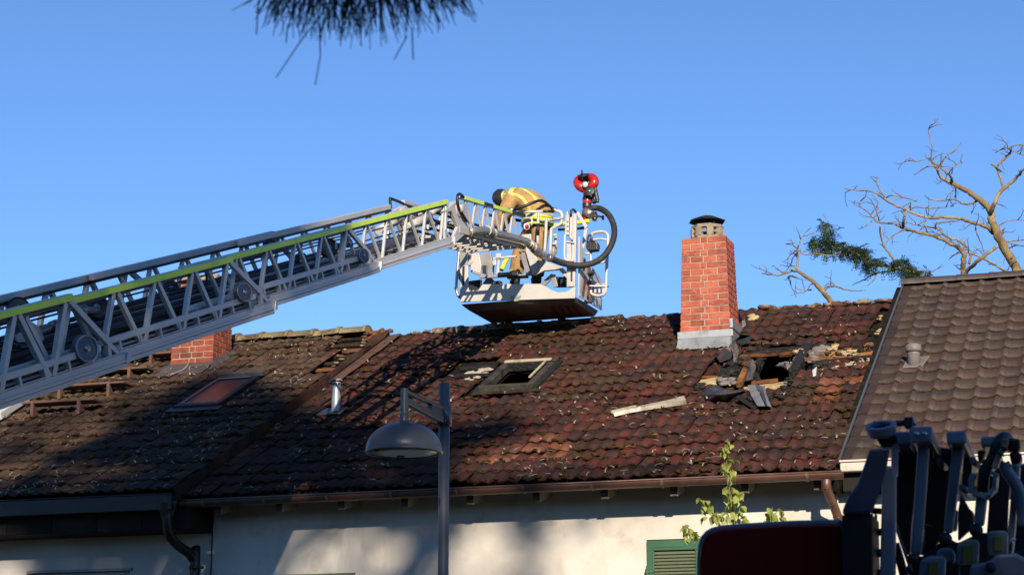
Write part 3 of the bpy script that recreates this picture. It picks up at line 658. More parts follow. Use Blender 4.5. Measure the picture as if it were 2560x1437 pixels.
# torn flashing next to the left house
m = MB(); t0, t1 = 4.35, 6.72
vs = []
for i in range(9):
    t = lerp(t0, t1, i/8); vs.append((MM.pt(-10.50+.012*math.sin(i*2), t, .03), MM.pt(-10.47+.02*math.sin(i*1.7), t, .15+.012*math.sin(i*2.3)), MM.pt(-10.30+.01*math.sin(i*3), t, .05+.008*math.sin(i*1.9))))
for i in range(8):
    m.prism([vs[i][0],vs[i+1][0],vs[i+1][1],vs[i][1]], (.006,0,0)); m.prism([vs[i][0]+Vector((.008,0,.006)),vs[i+1][0]+Vector((.008,0,.006)),vs[i+1][2],vs[i][2]], MM.n*.006)
m.build('side_flashing', 'steel_brown', roofm)

# ================================================================== left house
hl = thing('row_house', (-14.5, YW, 0), 'left row house with lichen covered tile roof, roof steps and dark gutter', 'house', 'row houses')
LSK = (-12.08, -11.45, 3.22, 4.52); LCH = (-13.19,-12.54,24.30,24.86)
def left_skip(px, py, X, t):
    y = ML.ye+t*math.cos(ML.al)
    if LSK[0]-.05 < X < LSK[1]+.08 and LSK[2]-.02 < t < LSK[3]+.02: return True
    if LCH[0]-.05 < X < LCH[1]+.05 and LCH[2] < y < LCH[3]: return True
    return X > -10.98 and t > 4.5+(X+10.98)*1.2*0 and t < 7.2 and X > -10.98+max(0, (6.0-t))*.22
deck = MB(); deck.quad(*[ML.pt(X, t, -.05) for X, t in ((-24,0),(-10.47,0),(-10.47,6.85),(-24,6.85))]); roofl = deck.build('roof', 'deck_black', hl, fix=False)
lay_tiles(ML, -10.5-.30*40, 40, 21, .30, .325, OLD, roofl, ['tile_old','tile_old_lip'], left_skip, 300, 1.2, sag=lambda X, r_: -.012*math.sin(X*.7+r_*.5))
for j in range(13, 22):
    b = MB(); t = j*.325+.02; b.beam(ML.pt(-11.15, t, -.015), ML.pt(-10.50+random.uniform(-.03,.03), t+random.uniform(-.02,.02), -.012), .045, .032, ML.n); b.build('batten', 'charred_brown' if j % 3 else 'batten', roofl)
m = MB()
for k in range(11): m.blob(ML.pt(random.uniform(-10.75,-10.52), 4.9+k*.17, .03), random.uniform(.02,.035), 6, .4, sq=(1.8,1,.6))
m.build('mortar_crumb', 'ridge_red', roofl, kind='stuff')
for j in range(14):                                  # verge tiles hanging over the edge
    b = MB(); t = j*.325; b.prism([ML.pt(-10.49, t, .045), ML.pt(-10.49, t+.345, .015), ML.pt(-10.49, t+.345, -.19), ML.pt(-10.49, t, -.16)], (.03,0,0)); b.build('verge_tile', 'tile_red_lip', roofl, bevel=.006)
RL = cap_mesh('ridge_tile', MATS['ridge_lichen'], .46, .125, .14, .85)
yl, zl = ML.ye+6.80*math.cos(ML.al), ML.ze+6.80*math.sin(ML.al)
x = -10.78
while x > -20:
    inst('ridge_tile', RL, roofl, Matrix.Translation((x, yl+.02, zl+.012*math.sin(x*1.3)+random.uniform(-.006,.006))) @ Matrix.Rotation(R(180), 4, 'Z') @ Matrix.Rotation(R(random.uniform(-2,2)+1.5), 4, 'Y')); x -= .40
m = MB(); m.quad((-24,yl,zl-.03),(-10.47,yl,zl-.03),(-10.47,31.9,4.45),(-24,31.9,4.45)); m.build('back_slope', 'tile_old', hl, fix=False)
m = MB(); m.beam((-10.80,yl,zl-.01),(-10.42,yl+.01,zl+.0),.07,.04); m.beam(ML.pt(-10.62,6.3,.0),ML.pt(-10.60,6.9,.0),.05,.05); m.build('ridge_batten', 'batten', roofl)
chl, q = chimney(hl, LCH[0], LCH[1], LCH[2], LCH[3], 6.85, 14, .02, BRO, 6.4)
m = MB(); X0, X1, Y0, Y1 = LCH; a = .03
m._add([(X0-.01,Y0-.012,6.86),(X1+.01,Y0-.012,6.86),(X1+.0,Y0-.20,6.72),(X0-.05,Y0-.22,6.71),(X1+.02,Y0-.38,6.635),(X0-.08,Y0-.42,6.615)], [(0,1,2,3),(3,2,4,5)])
m._add([(X1+.012,Y0-.012,6.87),(X1+.012,Y1+.05,7.14),(X1+.08,Y1+.05,7.06),(X1+.09,Y0-.30,6.68)], [(0,1,2,3)])
m.build('lead_flashing', 'zinc_old', chl)
m = MB(); m.tube(smooth_path([(X0+.30,Y0-.02,6.865),(X0+.31,Y0-.20,6.735),(X0+.24,Y0-.40,6.64)],4), .012, 6); m.build('seam', 'zinc', chl)
m = MB(); m.bb(X0-.05,X1+.05,Y0-.05,Y1+.05,q[4]+.002,q[4]+.08); m.build('chimney_slab', 'concrete_tan', chl, bevel=.01)
ws = roof_window(hl, ML, LSK[0], LSK[1], LSK[2], LSK[3], .075, .085, 'skylight_frame', 'roof_window')
m = MB(); m.quad(*[ML.pt(X, t, .06) for X, t in ((LSK[0]+.08,LSK[2]+.08),(LSK[1]-.08,LSK[2]+.08),(LSK[1]-.08,LSK[3]-.08),(LSK[0]+.08,LSK[3]-.08))]); m.build('pane', 'skylight_glass', ws, fix=False)
m = MB(); c4 = [ML.pt(X, t, .082) for X, t in ((LSK[0]+.085,LSK[2]+.085),(LSK[1]-.085,LSK[2]+.085),(LSK[1]-.085,LSK[3]-.085),(LSK[0]+.085,LSK[3]-.085))]
for i in (0,2,3): m.beam(c4[i], c4[(i+1) % 4], .012, .012, ML.n)
m.build('bead', 'zinc', ws)
m = MB(); m.beam(ML.pt(LSK[0]-.06,LSK[2]-.06,.04), ML.pt(LSK[1]+.06,LSK[2]-.06,.04), .14, .012, ML.n); m.beam(ML.pt(LSK[0]+.0,LSK[3]+.04,.09), ML.pt(LSK[1]+.06,LSK[3]+.04,.09), .10, .05, ML.n); m.build('apron', 'zinc_old', ws)
# white lidded roof window at the frame's edge
m = MB(); m.prism([ML.hit(x, y, .14) for x, y in ((-150,1075),(2,1030),(72,984),(-60,984))], -ML.n*.10); m.build('roof_hatch', ['white_roof'], hl, bevel=.01)
# steel roof steps
for (bx0, by0), (bx1, by1), feet in (((57,1003),(236,988),[(82,1041),(203,1031)]), ((143,961),(312,946),[(150,992),(263,990)]), ((205,926),(370,908),[(212,950),(322,944)]), ((300,888),(440,869),[(378,911)])):
    F = [ML.hit(*f, .03) for f in feet]; zz = F[0].z+.215; yy = F[0].y-.0
    A = ONY(bx0, by0, yy); B_ = ONY(bx1, by1, yy); zz = (A.z+B_.z)/2-.02
    m = MB(); m.bb(A.x, B_.x, yy-.03, yy+.26, zz-.03, zz+.0); st = m.build('roof_step', 'steel_brown', hl, bevel=.005)
    for f in F:
        m = MB(); m.prism([(f.x-.02,yy-.036,f.z-.03),(f.x+.02,yy-.036,f.z-.03),(f.x+.02,yy-.036,zz+.004),(f.x-.02,yy-.036,zz+.004)], (0,.012,0)); m.prism([(f.x+.016,yy-.024,f.z-.02),(f.x+.016,yy+.10,f.z+.04),(f.x+.016,yy-.024,zz-.032)], (.006,0,0)); m.build('post', 'steel_brown', st)
# eaves of the left house
wall(hl, 'front_wall', -24, -10.295, YW+.01, 4.56, 'plaster_left', [(-12.60,-11.31,2.3,3.65)])
m = MB(); m.bb(-12.60,-11.31,YW+.03,YW+.15,3.46,3.65); rb = m.build('shutter_box', 'lintel', hl, bevel=.01)
m = MB(); m.bb(-12.60,-11.31,YW+.14,YW+.16,2.3,3.46); m.build('window', 'window_dark', hl)
m = MB(); m.bb(-12.63,-11.28,YW-.02,YW+.012,3.635,3.665); m.build('window_trim', 'lintel', rb)
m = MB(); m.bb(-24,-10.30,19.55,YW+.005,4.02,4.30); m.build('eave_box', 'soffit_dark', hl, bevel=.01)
m = MB()
for k in range(24): m.bb(-24+k*.57,-23.992+k*.57,19.543,19.551,4.02,4.30)
m.build('board_joint', 'deck_black', hl)
m = MB(); m.bb(-24,-10.44,19.37,19.375,4.22,4.385); m.bb(-24,-10.44,19.375,19.50,4.215,4.225); m.bb(-24,-10.44,19.50,19.505,4.22,4.37); m.bb(-10.445,-10.435,19.375,19.50,4.22,4.38); m.tube([(-24,19.372,4.385),(-10.44,19.372,4.385)],.011,8); gl = m.build('gutter', 'gutter_dark', hl)
P = [ONY(418,1262,19.44),ONY(418,1300,19.44),ONY(424,1335,19.5),ONY(445,1362,19.68),ONY(474,1383,19.86),ONY(486,1405,19.92),ONY(487,1437,19.92)]; P.append(Vector((P[-1].x,19.92,.1)))
m = MB(); m.tube(smooth_path(P,5), .055, 14); m.lathe([(.06,-.16),(.12,.02),(.12,.04)], P[0], (0,0,1), 4, smooth=False); dl = m.build('downpipe', 'gutter_dark', hl)
m = MB(); c_ = ONY(487,1418,19.92); m.tube([c_+Vector((0,0,.02)), c_-Vector((0,0,.02))], .066, 14); m.box(c_+Vector((.08,0,0)), (.05,.03,.03)); m.build('pipe_clip', 'gutter_dark', dl)
m = MB(); m.bb(-24,-10.44,31.6,31.8,0,4.5); m.bb(-24,-23.9,20.2,31.6,0,4.5); m.build('rear_wall', 'plaster_left', hl)
m = MB(); m.prism([(-10.56,20.4,4.45),(-10.56,31.6,4.45),(-10.56,25.7,7.2)], (.05,0,0)); m.build('party_wall', 'mortar', hl)

# ================================================================== right house
hr = thing('row_house', (0.5, YW, 0), 'right row house with intact brown rolled tile roof and cream gutter', 'house', 'row houses')
VT = MR.hit(2285,905,.03)
deck = MB(); deck.quad(*[MR.pt(X, t, -.045) for X, t in ((-3.2,-.02),(8,-.02),(8,6.34),(-3.2,6.34))]); roofr = deck.build('roof', 'deck_black', hr, fix=False)
nr = 19; tE = -.02
def right_skip(px, py, X, t):
    return False
MRT = Plane(MR.ye, MR.ze, 28.5)
# rows start so that the course lines fall as in the picture: course i at node (25.191, 7.38) minus i courses
MRT.ye = 25.191-19*.335*math.cos(MR.al)+.335*math.cos(MR.al)*.62; MRT.ze = 7.38-19*.335*math.sin(MR.al)+.335*math.sin(MR.al)*.62-.004
MRT.ye, MRT.ze = 25.191-18*.335*math.cos(MR.al), 7.38-18*.335*math.sin(MR.al)-.02
lay_tiles(MRT, -3.128, 48, 19, .2255, .335, BRN, roofr, ['tile_brown','tile_brown_lip'], right_skip, 300, .5)
m = MB()
VG = MB(); VG.prism([(0,0,.030),(0,.36,.008),(0,.36,-.05),(0,0,-.03)], (.10,0,0)); vgm = VG.mesh('verge_tile', 'tile_brown')
for r_ in range(19): inst('verge_tile', vgm, roofr, Matrix.Translation(MRT.pt(-3.228, r_*.335, 0)) @ Matrix.Rotation(MR.al, 4, 'X'))
def verge_strip(x, off0, off1, wd, mat, name):
    b = MB(); b.prism([MRT.pt(x, -.10, off0), MRT.pt(x, 6.36, off0), MRT.pt(x, 6.36, off1), MRT.pt(x, -.10, off1)], (wd,0,0)); return b.build(name, mat, hr)
verge_strip(-3.258, .040, .018, .022, 'trim_slate', 'verge_trim'); verge_strip(-3.256, .016, -.30, .02, 'deck_black', 'verge_board'); verge_strip(-3.345, -.03, -.30, .082, 'deck_black', 'verge_shadow_strip')  # last black strip on the middle roof stands in for the verge's shadow gap
RB = cap_mesh('ridge_tile', MATS['ridge_brown'], .46, .10, .104, .95)
yR, zR = MRT.ye+6.30*math.cos(MR.al), MRT.ze+6.30*math.sin(MR.al)
x = -3.27; first = True
while x < 8:
    L_ = .30 if first else .415
    inst('ridge_tile', RB, roofr, Matrix.Translation((x, yR, zR+.0)) @ Matrix.Diagonal((L_/.44 if first else 1, 1, 1, 1))); x += .30 if first else .405; first = False
m = MB(); m.quad((-3.2,yR,zR),(8,yR,zR),(8,31.5,4.6),(-3.2,31.5,4.6)); m.build('back_slope', 'tile_brown', hr, fix=False)
m = MB(); m.lathe([(0,-.12),(.075,-.12),(.072,.09),(.076,.10),(.072,.105),(.072,.125),(.0,.125)], VT, (0,0,1), 20); vo = m.build('roof_vent', 'vent_grey', hr)
m = MB(); m.lathe([(.02,.11),(.085,.115),(.094,.135),(.094,.165),(.084,.195),(.05,.213),(0,.217)], VT, (0,0,1), 22); m.build('vent_hood', 'vent_grey', vo)
m = MB(); tv = (VT.y-MRT.ye)/math.cos(MR.al); m.prism([MRT.pt(VT.x-.12,tv-.09,.035),MRT.pt(VT.x+.10,tv-.09,.035),MRT.pt(VT.x+.17,tv+.16,.075),MRT.pt(VT.x+.06,tv+.22,.045),MRT.pt(VT.x-.10,tv+.20,.045)], -MR.n*.02); m.build('vent_base', 'vent_grey', vo, bevel=.01)
m = MB(); z0 = MRT.ze
ye = MRT.ye
m.bb(-3.225,8,ye-.16,ye-.04,z0-.125,z0-.035); gr_ = m.build('gutter', 'trim_cream', hr, bevel=.012)
m = MB(); m.bb(-3.23,8,ye-.175,ye-.0,z0-.032,z0-.010); m.build('gutter_lip', 'trim_cream', gr_, bevel=.005)
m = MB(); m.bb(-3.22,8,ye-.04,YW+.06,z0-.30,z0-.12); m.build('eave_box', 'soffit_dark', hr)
wall(hr, 'front_wall', -3.2, 8, YW+.05, z0-.05, 'plaster', [(1.2,2.4,2.2,3.5)])
m = MB(); m.bb(1.2,2.4,YW+.18,YW+.2,2.2,3.5); m.build('window', 'window_dark', hr)
m = MB(); m.bb(-3.2,8,31.2,31.4,0,4.6); m.prism([(8,20.2,0),(8,31.2,0),(8,31.2,4.6),(8,25.4,7.4),(8,20.2,4.6)], (.1,0,0)); m.prism([(-3.2,20.3,0),(-3.2,31.2,0),(-3.2,31.2,4.6),(-3.2,25.4,7.35),(-3.2,20.3,4.5)], (.05,0,0)); m.build('rear_wall', 'plaster_grey', hr)

# ================================================================== moss, dead leaves, grass in the gutter
def roof_litter(pl, x0, x1, t1, nm, nl, skip, roof, c, seed, w=.298):
    rn = random.Random(seed); ms = MB(); M = Matrix.Rotation(pl.al, 3, 'X'); lf = MB()
    for i in range(nm):
        X = rn.uniform(x0, x1); r_ = rn.randrange(int(t1/c)); t = r_*c+rn.uniform(-.03,.05)
        P = pl.pt(X, t); 
        if skip(*PJ(P), X, t): continue
        h = wave(((X-x0) % w)/w)
        ms.blob(pl.pt(X, t, h+.022), rn.choice([.010,.013,.016,.026])*rn.uniform(.7,1.3), 5, .45, sq=(rn.uniform(1,2.4),rn.uniform(.8,1.4),.55), M=M)
    for i in range(nl):
        X = rn.uniform(x0, x1); t = t1*rn.random()**1.35
        if rn.random() < .3: t = int(t/c)*c+rn.uniform(.0,.06)
        if skip(*PJ(pl.pt(X, t)), X, t): continue
        if noise.noise(Vector((X*1.1, t*1.1, seed*3.7)))*1.6+.45 < rn.random(): continue
        h = wave(((X-x0) % w)/w)+.045; L = rn.uniform(.014,.060); an = rn.uniform(0, math.pi*2); k = 4; wd = rn.uniform(.004,.011); cv = rn.uniform(.8,3.2)
        base = pl.pt(X, t, h); d1 = Vector((math.cos(an),0,0))+pl.up*math.sin(an); d2 = d1.cross(pl.n); pts = []
        for q in range(k+1):
            a_ = (q/k-.5)*cv; pts.append(base+d1*math.sin(a_)*L/ max(.5,cv*.5)+pl.n*(math.cos(a_)-.55)*L*.6)
        for q in range(k): lf.quad(pts[q]-d2*wd, pts[q]+d2*wd, pts[q+1]+d2*wd, pts[q+1]-d2*wd, smooth=True)
    ms.build('moss', 'moss', roof, kind='stuff', fix=False); lf.build('leaf_litter', 'dead_leaf', roof, kind='stuff', fix=False)
roof_litter(MM, -10.4, -3.3, 6.8, 2800, 1100, mid_skip, roofm, .325, 3)
roof_litter(ML, -17, -10.55, 6.8, 2200, 1700, left_skip, roofl, .325, 4, .30)
gr = MB()
for i in range(330):
    X = random.choice([random.gauss(-9.2,.35), random.gauss(-8.7,.3), random.uniform(-10.3,-6)]); y = random.uniform(19.53,19.64); h = random.uniform(.03,.10); b0 = Vector((X, y, 4.30)); tip = b0+Vector((random.uniform(-.04,.04), random.uniform(-.03,.03), h))
    gr._add([b0-Vector((.002,0,0)), b0+Vector((.002,0,0)), tip], [(0,1,2)])
gr.build('gutter_grass', 'dry_grass', hm, kind='stuff', fix=False)

# ================================================================== loose debris lying on the roof
def debris(name, mat, label, build, cat='debris'):
    b = MB(); build(b); o = b.build(name, mat, None, bevel=.003); return tag(o, label, cat)
def strip(b):
    A, B_ = MM.hit(1532,1034,.06), MM.hit(1712,992,.10); d = (B_-A).normalized(); s_ = MM.n.cross(d); N = 8; pr = None
    for i in range(N+1):
        t = i/N; c_ = A.lerp(B_, t)+MM.n*.012*math.sin(t*5); tw = R(-25+45*t); wv = .055*(1+.15*math.sin(t*7)); u_ = s_*math.cos(tw)+MM.n*math.sin(tw); n_ = u_.cross(d)
        row = [c_-u_*wv+n_*.045, c_-u_*wv*.8, c_+u_*wv*.7, c_+u_*wv+n_*.03]
        if pr:
            for a in range(3): b.prism([pr[a],pr[a+1],row[a+1],row[a]], MM.n*.004)
        pr = row
debris('metal_strip', 'tin_strip', 'long bent pale metal flashing strip lying on the burnt roof', strip, 'metal strip')
def strip2(b):
    A, B_ = MM.hit(1528,1030,.05), MM.hit(1590,1016,.05); b.beam(A, B_, .05, .03, MM.n)
debris('wood_splinter', 'pale_trim', 'short pale wood piece lying under the bent metal strip', strip2, 'wood piece')
def sheetA(b):
    rows = [[(1752,988,.02),(1768,968,.10),(1790,962,.12)],[(1775,998,.04),(1792,985,.14),(1812,972,.06)],[(1810,1000,.03),(1815,985,.13),(1835,975,.05)],[(1822,995,.03),(1850,978,.11),(1868,972,.05)]]
    rows = [[MM.hit(*p) for p in r_] for r_ in rows]
    for i in range(3):
        for j in range(2): b.prism([rows[i][j],rows[i][j+1],rows[i+1][j+1],rows[i+1][j]], -MM.n*.008)
debris('melted_sheet', 'melt_sheet', 'crumpled black plastic sheet lying below the burnt opening', sheetA, 'plastic sheet')
def sheetB(b): b.prism([MM.hit(*p) for p in ((1838,992,.10),(1848,985,.12),(1893,1016,.05),(1884,1022,.03))], -MM.n*.012); b.prism([MM.hit(*p) for p in ((1848,985,.125),(1852,990,.04),(1893,1020,.02),(1893,1016,.055))], -MM.n*.008)
debris('dark_rail', 'soot_metal', 'narrow dark metal rail lying below the burnt opening', sheetB, 'metal rail')
def sheetC(b):
    rows = [[(1869,962,.06),(1886,961,.10),(1888,960,.02),(1905,964,.14),(1912,962,.08)],[(1876,985,.07),(1897,980,.11),(1899,984,.02),(1911,985,.14),(1916,985,.06)],[(1893,1014,.05),(1912,1014,.09),(1915,1016,.02),(1919,1014,.12),(1929,1016,.05)]]
    rows = [[MM.hit(*p) for p in r_] for r_ in rows]
    for i in range(2):
        for j in range(4): b.prism([rows[i][j],rows[i][j+1],rows[i+1][j+1],rows[i+1][j]], -MM.n*.006)
debris('torn_tin_sheet', 'zinc', 'folded pale tin sheet hanging below the burnt opening', sheetC, 'tin sheet')
for (px_, py_, rz, lb) in ((1832,815,20,'loose roof tile'),):
    pass
P = MM.hit(838,892,.07); m = MB(); m.box(P, (.10,.07,.09), Euler((.5,.4,.3)).to_matrix()); tag(m.build('brick_fragment', 'brick_old', None, bevel=.012), 'broken tile fragment lying at the torn left verge', 'fragment')

# ================================================================== turntable ladder, nested sections seen along the near side
LP0 = Vector((-8.346,21.46,7.504)); LA = Vector((0,.9428,.3332)); LN = Vector((0,-.3332,.9429)); LX = Vector((1,0,0))
def lad(s_, l, n): return LP0+LA*s_+LX*l+LN*n
ld = thing('turntable_ladder', lad(-14, 0, -.3), 'long grey extended fire ladder with lime stripe reaching over the roof', 'fire ladder')
SEC = [(-4.2, 0, -.05, .36, .455, -.012), (-7.0,-2.57,-3.24,.43,.459,-.019), (-10.0,-5.44,-6.18,.50,.451,-.067), (-14.5,-8.39,-9.07,.57,.486,-.084)]
PUL = MB(); PUL.lathe([(0,-.022),(.05,-.026),(.11,-.022),(.125,-.020),(.125,-.026),(.135,-.026),(.135,-.012),(.122,0),(.135,.012),(.135,.026),(.125,.026),(.125,.020),(.11,.022),(.05,.026),(0,.022)], (0,0,0), (1,0,0), 28)
PULM = PUL.mesh('pulley', 'blue_disc')
PUB = PUL.mesh('pulley', 'black_metal')
HUB = MB(); HUB.lathe([(.0,.034),(.035,.034),(.035,-.034),(0,-.034)], (0,0,0), (1,0,0), 16)
for dx_ in (-.01,.01): HUB.box((.035,dx_,0),(.004,.008,.012))
HUBM = HUB.mesh('hub', 'silver')
RIM = MB(); RIM.lathe([(.112,-.0265),(.122,-.031),(.134,-.029),(.137,-.012),(.124,0),(.137,.012),(.134,.029),(.122,.031),(.112,.0265)], (0,0,0), (1,0,0), 28); RIMM = RIM.mesh('rim', 'ladder_alu')
for k, (s0, s1, st, hw, nt, nb) in enumerate(SEC):
    deep = .10+.02*k
    m = MB()                                            # bottom rails with their lower lip
    for sg in (-1, 1):
        m.beam(lad(s0, sg*hw, nb+.035), lad(s1, sg*hw, nb+.035), .05, .07, LN)
        m.beam(lad(s0, sg*(hw+.028), nb+.012), lad(s1, sg*(hw+.028), nb+.012), .012, .024, LN)
        m.beam(lad(s0, sg*(hw-.005), nb-.022), lad(s1-.02, sg*(hw-.005), nb-.022), .07, .036, LN)
        m.beam(lad(s0, sg*(hw+.012), nb+.078), lad(s1-.05, sg*(hw+.012), nb+.078), .02, .010, LN)
    sec = m.build('bottom_rail', 'ladder_paint', ld, bevel=.004)
    for sg in (-1, 1):
        if k:                                           # upper chord of the box girder, with posts between
            m = MB(); m.beam(lad(s0, sg*hw, nb+.165), lad(s1-.35, sg*hw, nb+.165), .036, .05, LN); m.build('middle_rail', 'ladder_paint', sec, bevel=.004)
            q = s1-.5
            while q > s0:
                m = MB(); m.beam(lad(q, sg*hw, nb+.07), lad(q-.012, sg*hw, nb+.142), .05, .03, LA); m.build('rail_post', 'ladder_paint', sec); q -= .34
            m = MB(); m.beam(lad(s0, sg*(hw-.04), nb+.112), lad(s1-.4, sg*(hw-.04), nb+.112), .012, .10, LN); m.build('web_plate', 'black_metal', sec)
            m = MB(); m.tube([lad(s0, sg*(hw-.018), nb+.10), lad(s1-.42, sg*(hw-.018), nb+.10)], .014, 8); m.build('slide_tube', 'silver', sec)
        m = MB(); m.beam(lad(s0, sg*hw, nt+.028), lad(st, sg*hw, nt+.028), .05, .056, LN); m.build('top_rail', 'ladder_paint', sec, bevel=.005)
        m = MB(); m.beam(lad(s0, sg*(hw-.012), nt-.014), lad(st, sg*(hw-.012), nt-.014), .022, .022, LN); m.build('rail_lip', 'cable', sec)
        if sg > 0:
            m = MB(); m.beam(lad(s0, hw+.0275, nt+.028), lad(st, hw+.0275, nt+.028), .004, .046, LN); m.build('lime_stripe', 'lime_tape', sec)
        # W bracing
        q = st-.06; per = .62+.03*k; lo_n = nb+(.19 if k else .07)
        wd = .034+.006*k
        while q-per > s0:
            for a, b_ in ((q, q-per*.5+.03), (q-per, q-per*.5-.03)):
                m = MB(); m.beam(lad(a-(.03 if a == q else -.03), sg*hw, nt), lad(b_, sg*hw, lo_n-.12 if k else lo_n), wd, wd*.8, LX); m.build('brace', 'ladder_paint', sec, bevel=.003)
            q -= per
        # slanted end brace and end plate
        m = MB(); m.beam(lad(st-.03, sg*hw, nt+.01), lad(s1-.20, sg*hw, nb+.17), .05, .034, LX); m.beam(lad(s1-.21, sg*hw, nb+.19), lad(s1-.23, sg*hw, nb+.06), .05, .03, LX); m.beam(lad(s1-.20, sg*hw, nb+.17), lad(s1-.06, sg*hw, nb+.06), .04, .02, LX); m.build('end_brace', 'ladder_paint', sec, bevel=.003)
        m = MB(); m.prism([lad(s1, sg*hw-.026, nb+.075), lad(s1+.05, sg*hw-.026, nb+.06), lad(s1+.02, sg*hw-.026, nb-.01), lad(s1-.04, sg*hw-.026, nb-.012)], (.07,0,0)); m.build('end_plate', 'ladder_paint', sec, bevel=.004)
        if k:
            for dn, r_ in ((.11,.018),(.06,.014)):
                m = MB(); m.cyl(lad(s1-.10, sg*hw-.03, nb+dn+.02), lad(s1+.0, sg*hw-.03, nb+dn+.01), r_, 10); m.build('roller', 'silver', sec)
    q = s1-.1
    while q > s0:                                       # rungs
        m = MB(); m.beam(lad(q, -hw, nb+.05), lad(q, hw, nb+.05), .03, .035, LN); m.build('rung', 'ladder_alu', sec); q -= .30
# the hose tube and cylinder running inside
m = MB(); m.tube([lad(-13,.12,.14), lad(-.6,.12,.14)], .055, 14); m.build('water_pipe', 'silver', ld)
m = MB(); m.tube([lad(-13,-.16,.10), lad(-1.2,-.16,.10)], .035, 12); m.build('ram_tube', 'ladder_alu', ld)
for l, n0, n1, s0, s1 in ((.20,.31,.26,-13,-.5),(.24,.27,.22,-13,-.9),(-.1,.33,.30,-13,-.5),(-.22,.36,.31,-13,-1.0),(.05,.24,.22,-12,-2.6),(-.05,.38,.36,-12,-3.4),(.28,.20,.17,-12,-2.8)):
    m = MB(); m.tube([lad(s0,l,n0), lad((s0+s1)/2,l,(n0+n1)/2-.012), lad(s1,l,n1)], .009, 6); m.build('cable', 'cable', ld)
for l, n0, s0, s1 in ((.30,.16,-12,-4.2),(-.30,.20,-12,-4.4)):
    m = MB(); m.beam(lad(s0,l,n0), lad(s1,l,n0), .05, .035, LN); m.build('cable_tray', 'black_metal', ld)
def pulley(px, py, X, mat, sc=1.0, tilt=0, yaw=-24):
    P = ONX(px, py, X); M = Matrix.Translation(P) @ Matrix.Rotation(R(yaw), 4, 'Z') @ Matrix.Rotation(R(tilt), 4, 'Y') @ Matrix.Diagonal((1,sc,sc,1))
    o = inst('pulley', PULM if mat else PUB, ld, M); h = inst('hub', HUBM, o, Matrix.Identity(4))
    if mat: inst('rim', RIMM, o, Matrix.Identity(4))
    return P
pulley(213,872,-7.735,1,.80); pulley(607,731,-7.80,1,.66); pulley(906,640,-7.875,1,.56)
pulley(820,620,-8.10,0,.74,0,-40); pulley(672,613,-8.7,0,.45,0,-40); pulley(240,768,-8.05,0,.74,0,-45); pulley(45,772,-8.75,0,.70,0,-45); pulley(52,838,-8.1,1,.74,0,-35); pulley(752,648,-8.3,0,.5,0,-40); pulley(425,720,-8.6,0,.55,0,-40)
for i in range(12):
    l = random.uniform(-.32,.30); n0 = random.uniform(.10,.24); q = random.uniform(-4.5,-1.0); m = MB(); m.tube([lad(-13.5,l,n0+.05), lad((q-13)/2,l+random.uniform(-.03,.03),n0), lad(q,l,n0-.02)], random.choice([.007,.009,.013]), 6); m.build('cable', 'cable', ld)
for q, l, n in ((-9.6,.2,.12),(-8.9,-.1,.16),(-6.6,.22,.10),(-6.2,-.15,.14),(-5.9,.1,.2),(-3.4,.15,.10),(-3.0,-.1,.14),(-10.3,.1,.2),(-7.4,0,.1)):
    m = MB(); m.box(lad(q,l,n), (.12,.22,.07), Euler((R(19.5),0,0)).to_matrix()); m.box(lad(q+.1,l-.08,n+.05), (.05,.10,.06), Euler((R(19.5),0,0)).to_matrix()); m.build('bracket_block', random.choice(['black_metal','ladder_alu','cage_grey']), ld, bevel=.006)
m = MB(); m.beam(lad(-13.5,0,.05), lad(-2.8,0,.05), .42, .02, LN); m.build('floor_plate', 'under_dark', ld)
for px_, py_, qx, qy, X in ((838,617,872,608,-8.0),(250,775,205,775,-8.0),(60,845,135,815,-8.0),(760,650,790,642,-8.2)):
    A, B_ = ONX(px_, py_, X-.05), ONX(qx, qy, X+.06); m = MB(); m.cyl(A, B_, .028, 12); m.box(A, (.07,.06,.07)); m.lathe([(.0,-.03),(.045,-.03),(.045,.03),(0,.03)], B_, B_-A, 12); ax = m.build('axle', 'ladder_alu', ld)
m = MB(); m.prism([ONX(x,y,-7.98) for x, y in ((34,838),(70,832),(68,846),(40,854))], (.012,0,0)); m.build('cover_plate', 'ladder_paint', ld)
m = MB(); m.prism([ONX(x,y,-8.0) for x, y in ((60,800),(85,818),(98,848),(84,864),(76,832),(58,812))], (.05,0,0)); m.build('lever', 'ladder_paint', ld, bevel=.008)
m = MB(); m.tube(smooth_path([ONX(505,677,-8.0),ONX(515,682,-8.0),ONX(516,705,-8.0),ONX(508,720,-8.0)],4), .012, 6); m.build('loop_cable', 'cable', ld)
m = MB(); m.tube(smooth_path([ONX(560,672,-7.92),ONX(572,700,-7.92),ONX(574,722,-7.92),ONX(545,730,-7.92)],4), .014, 6); m.build('cable_loop', 'ladder_paint', ld)
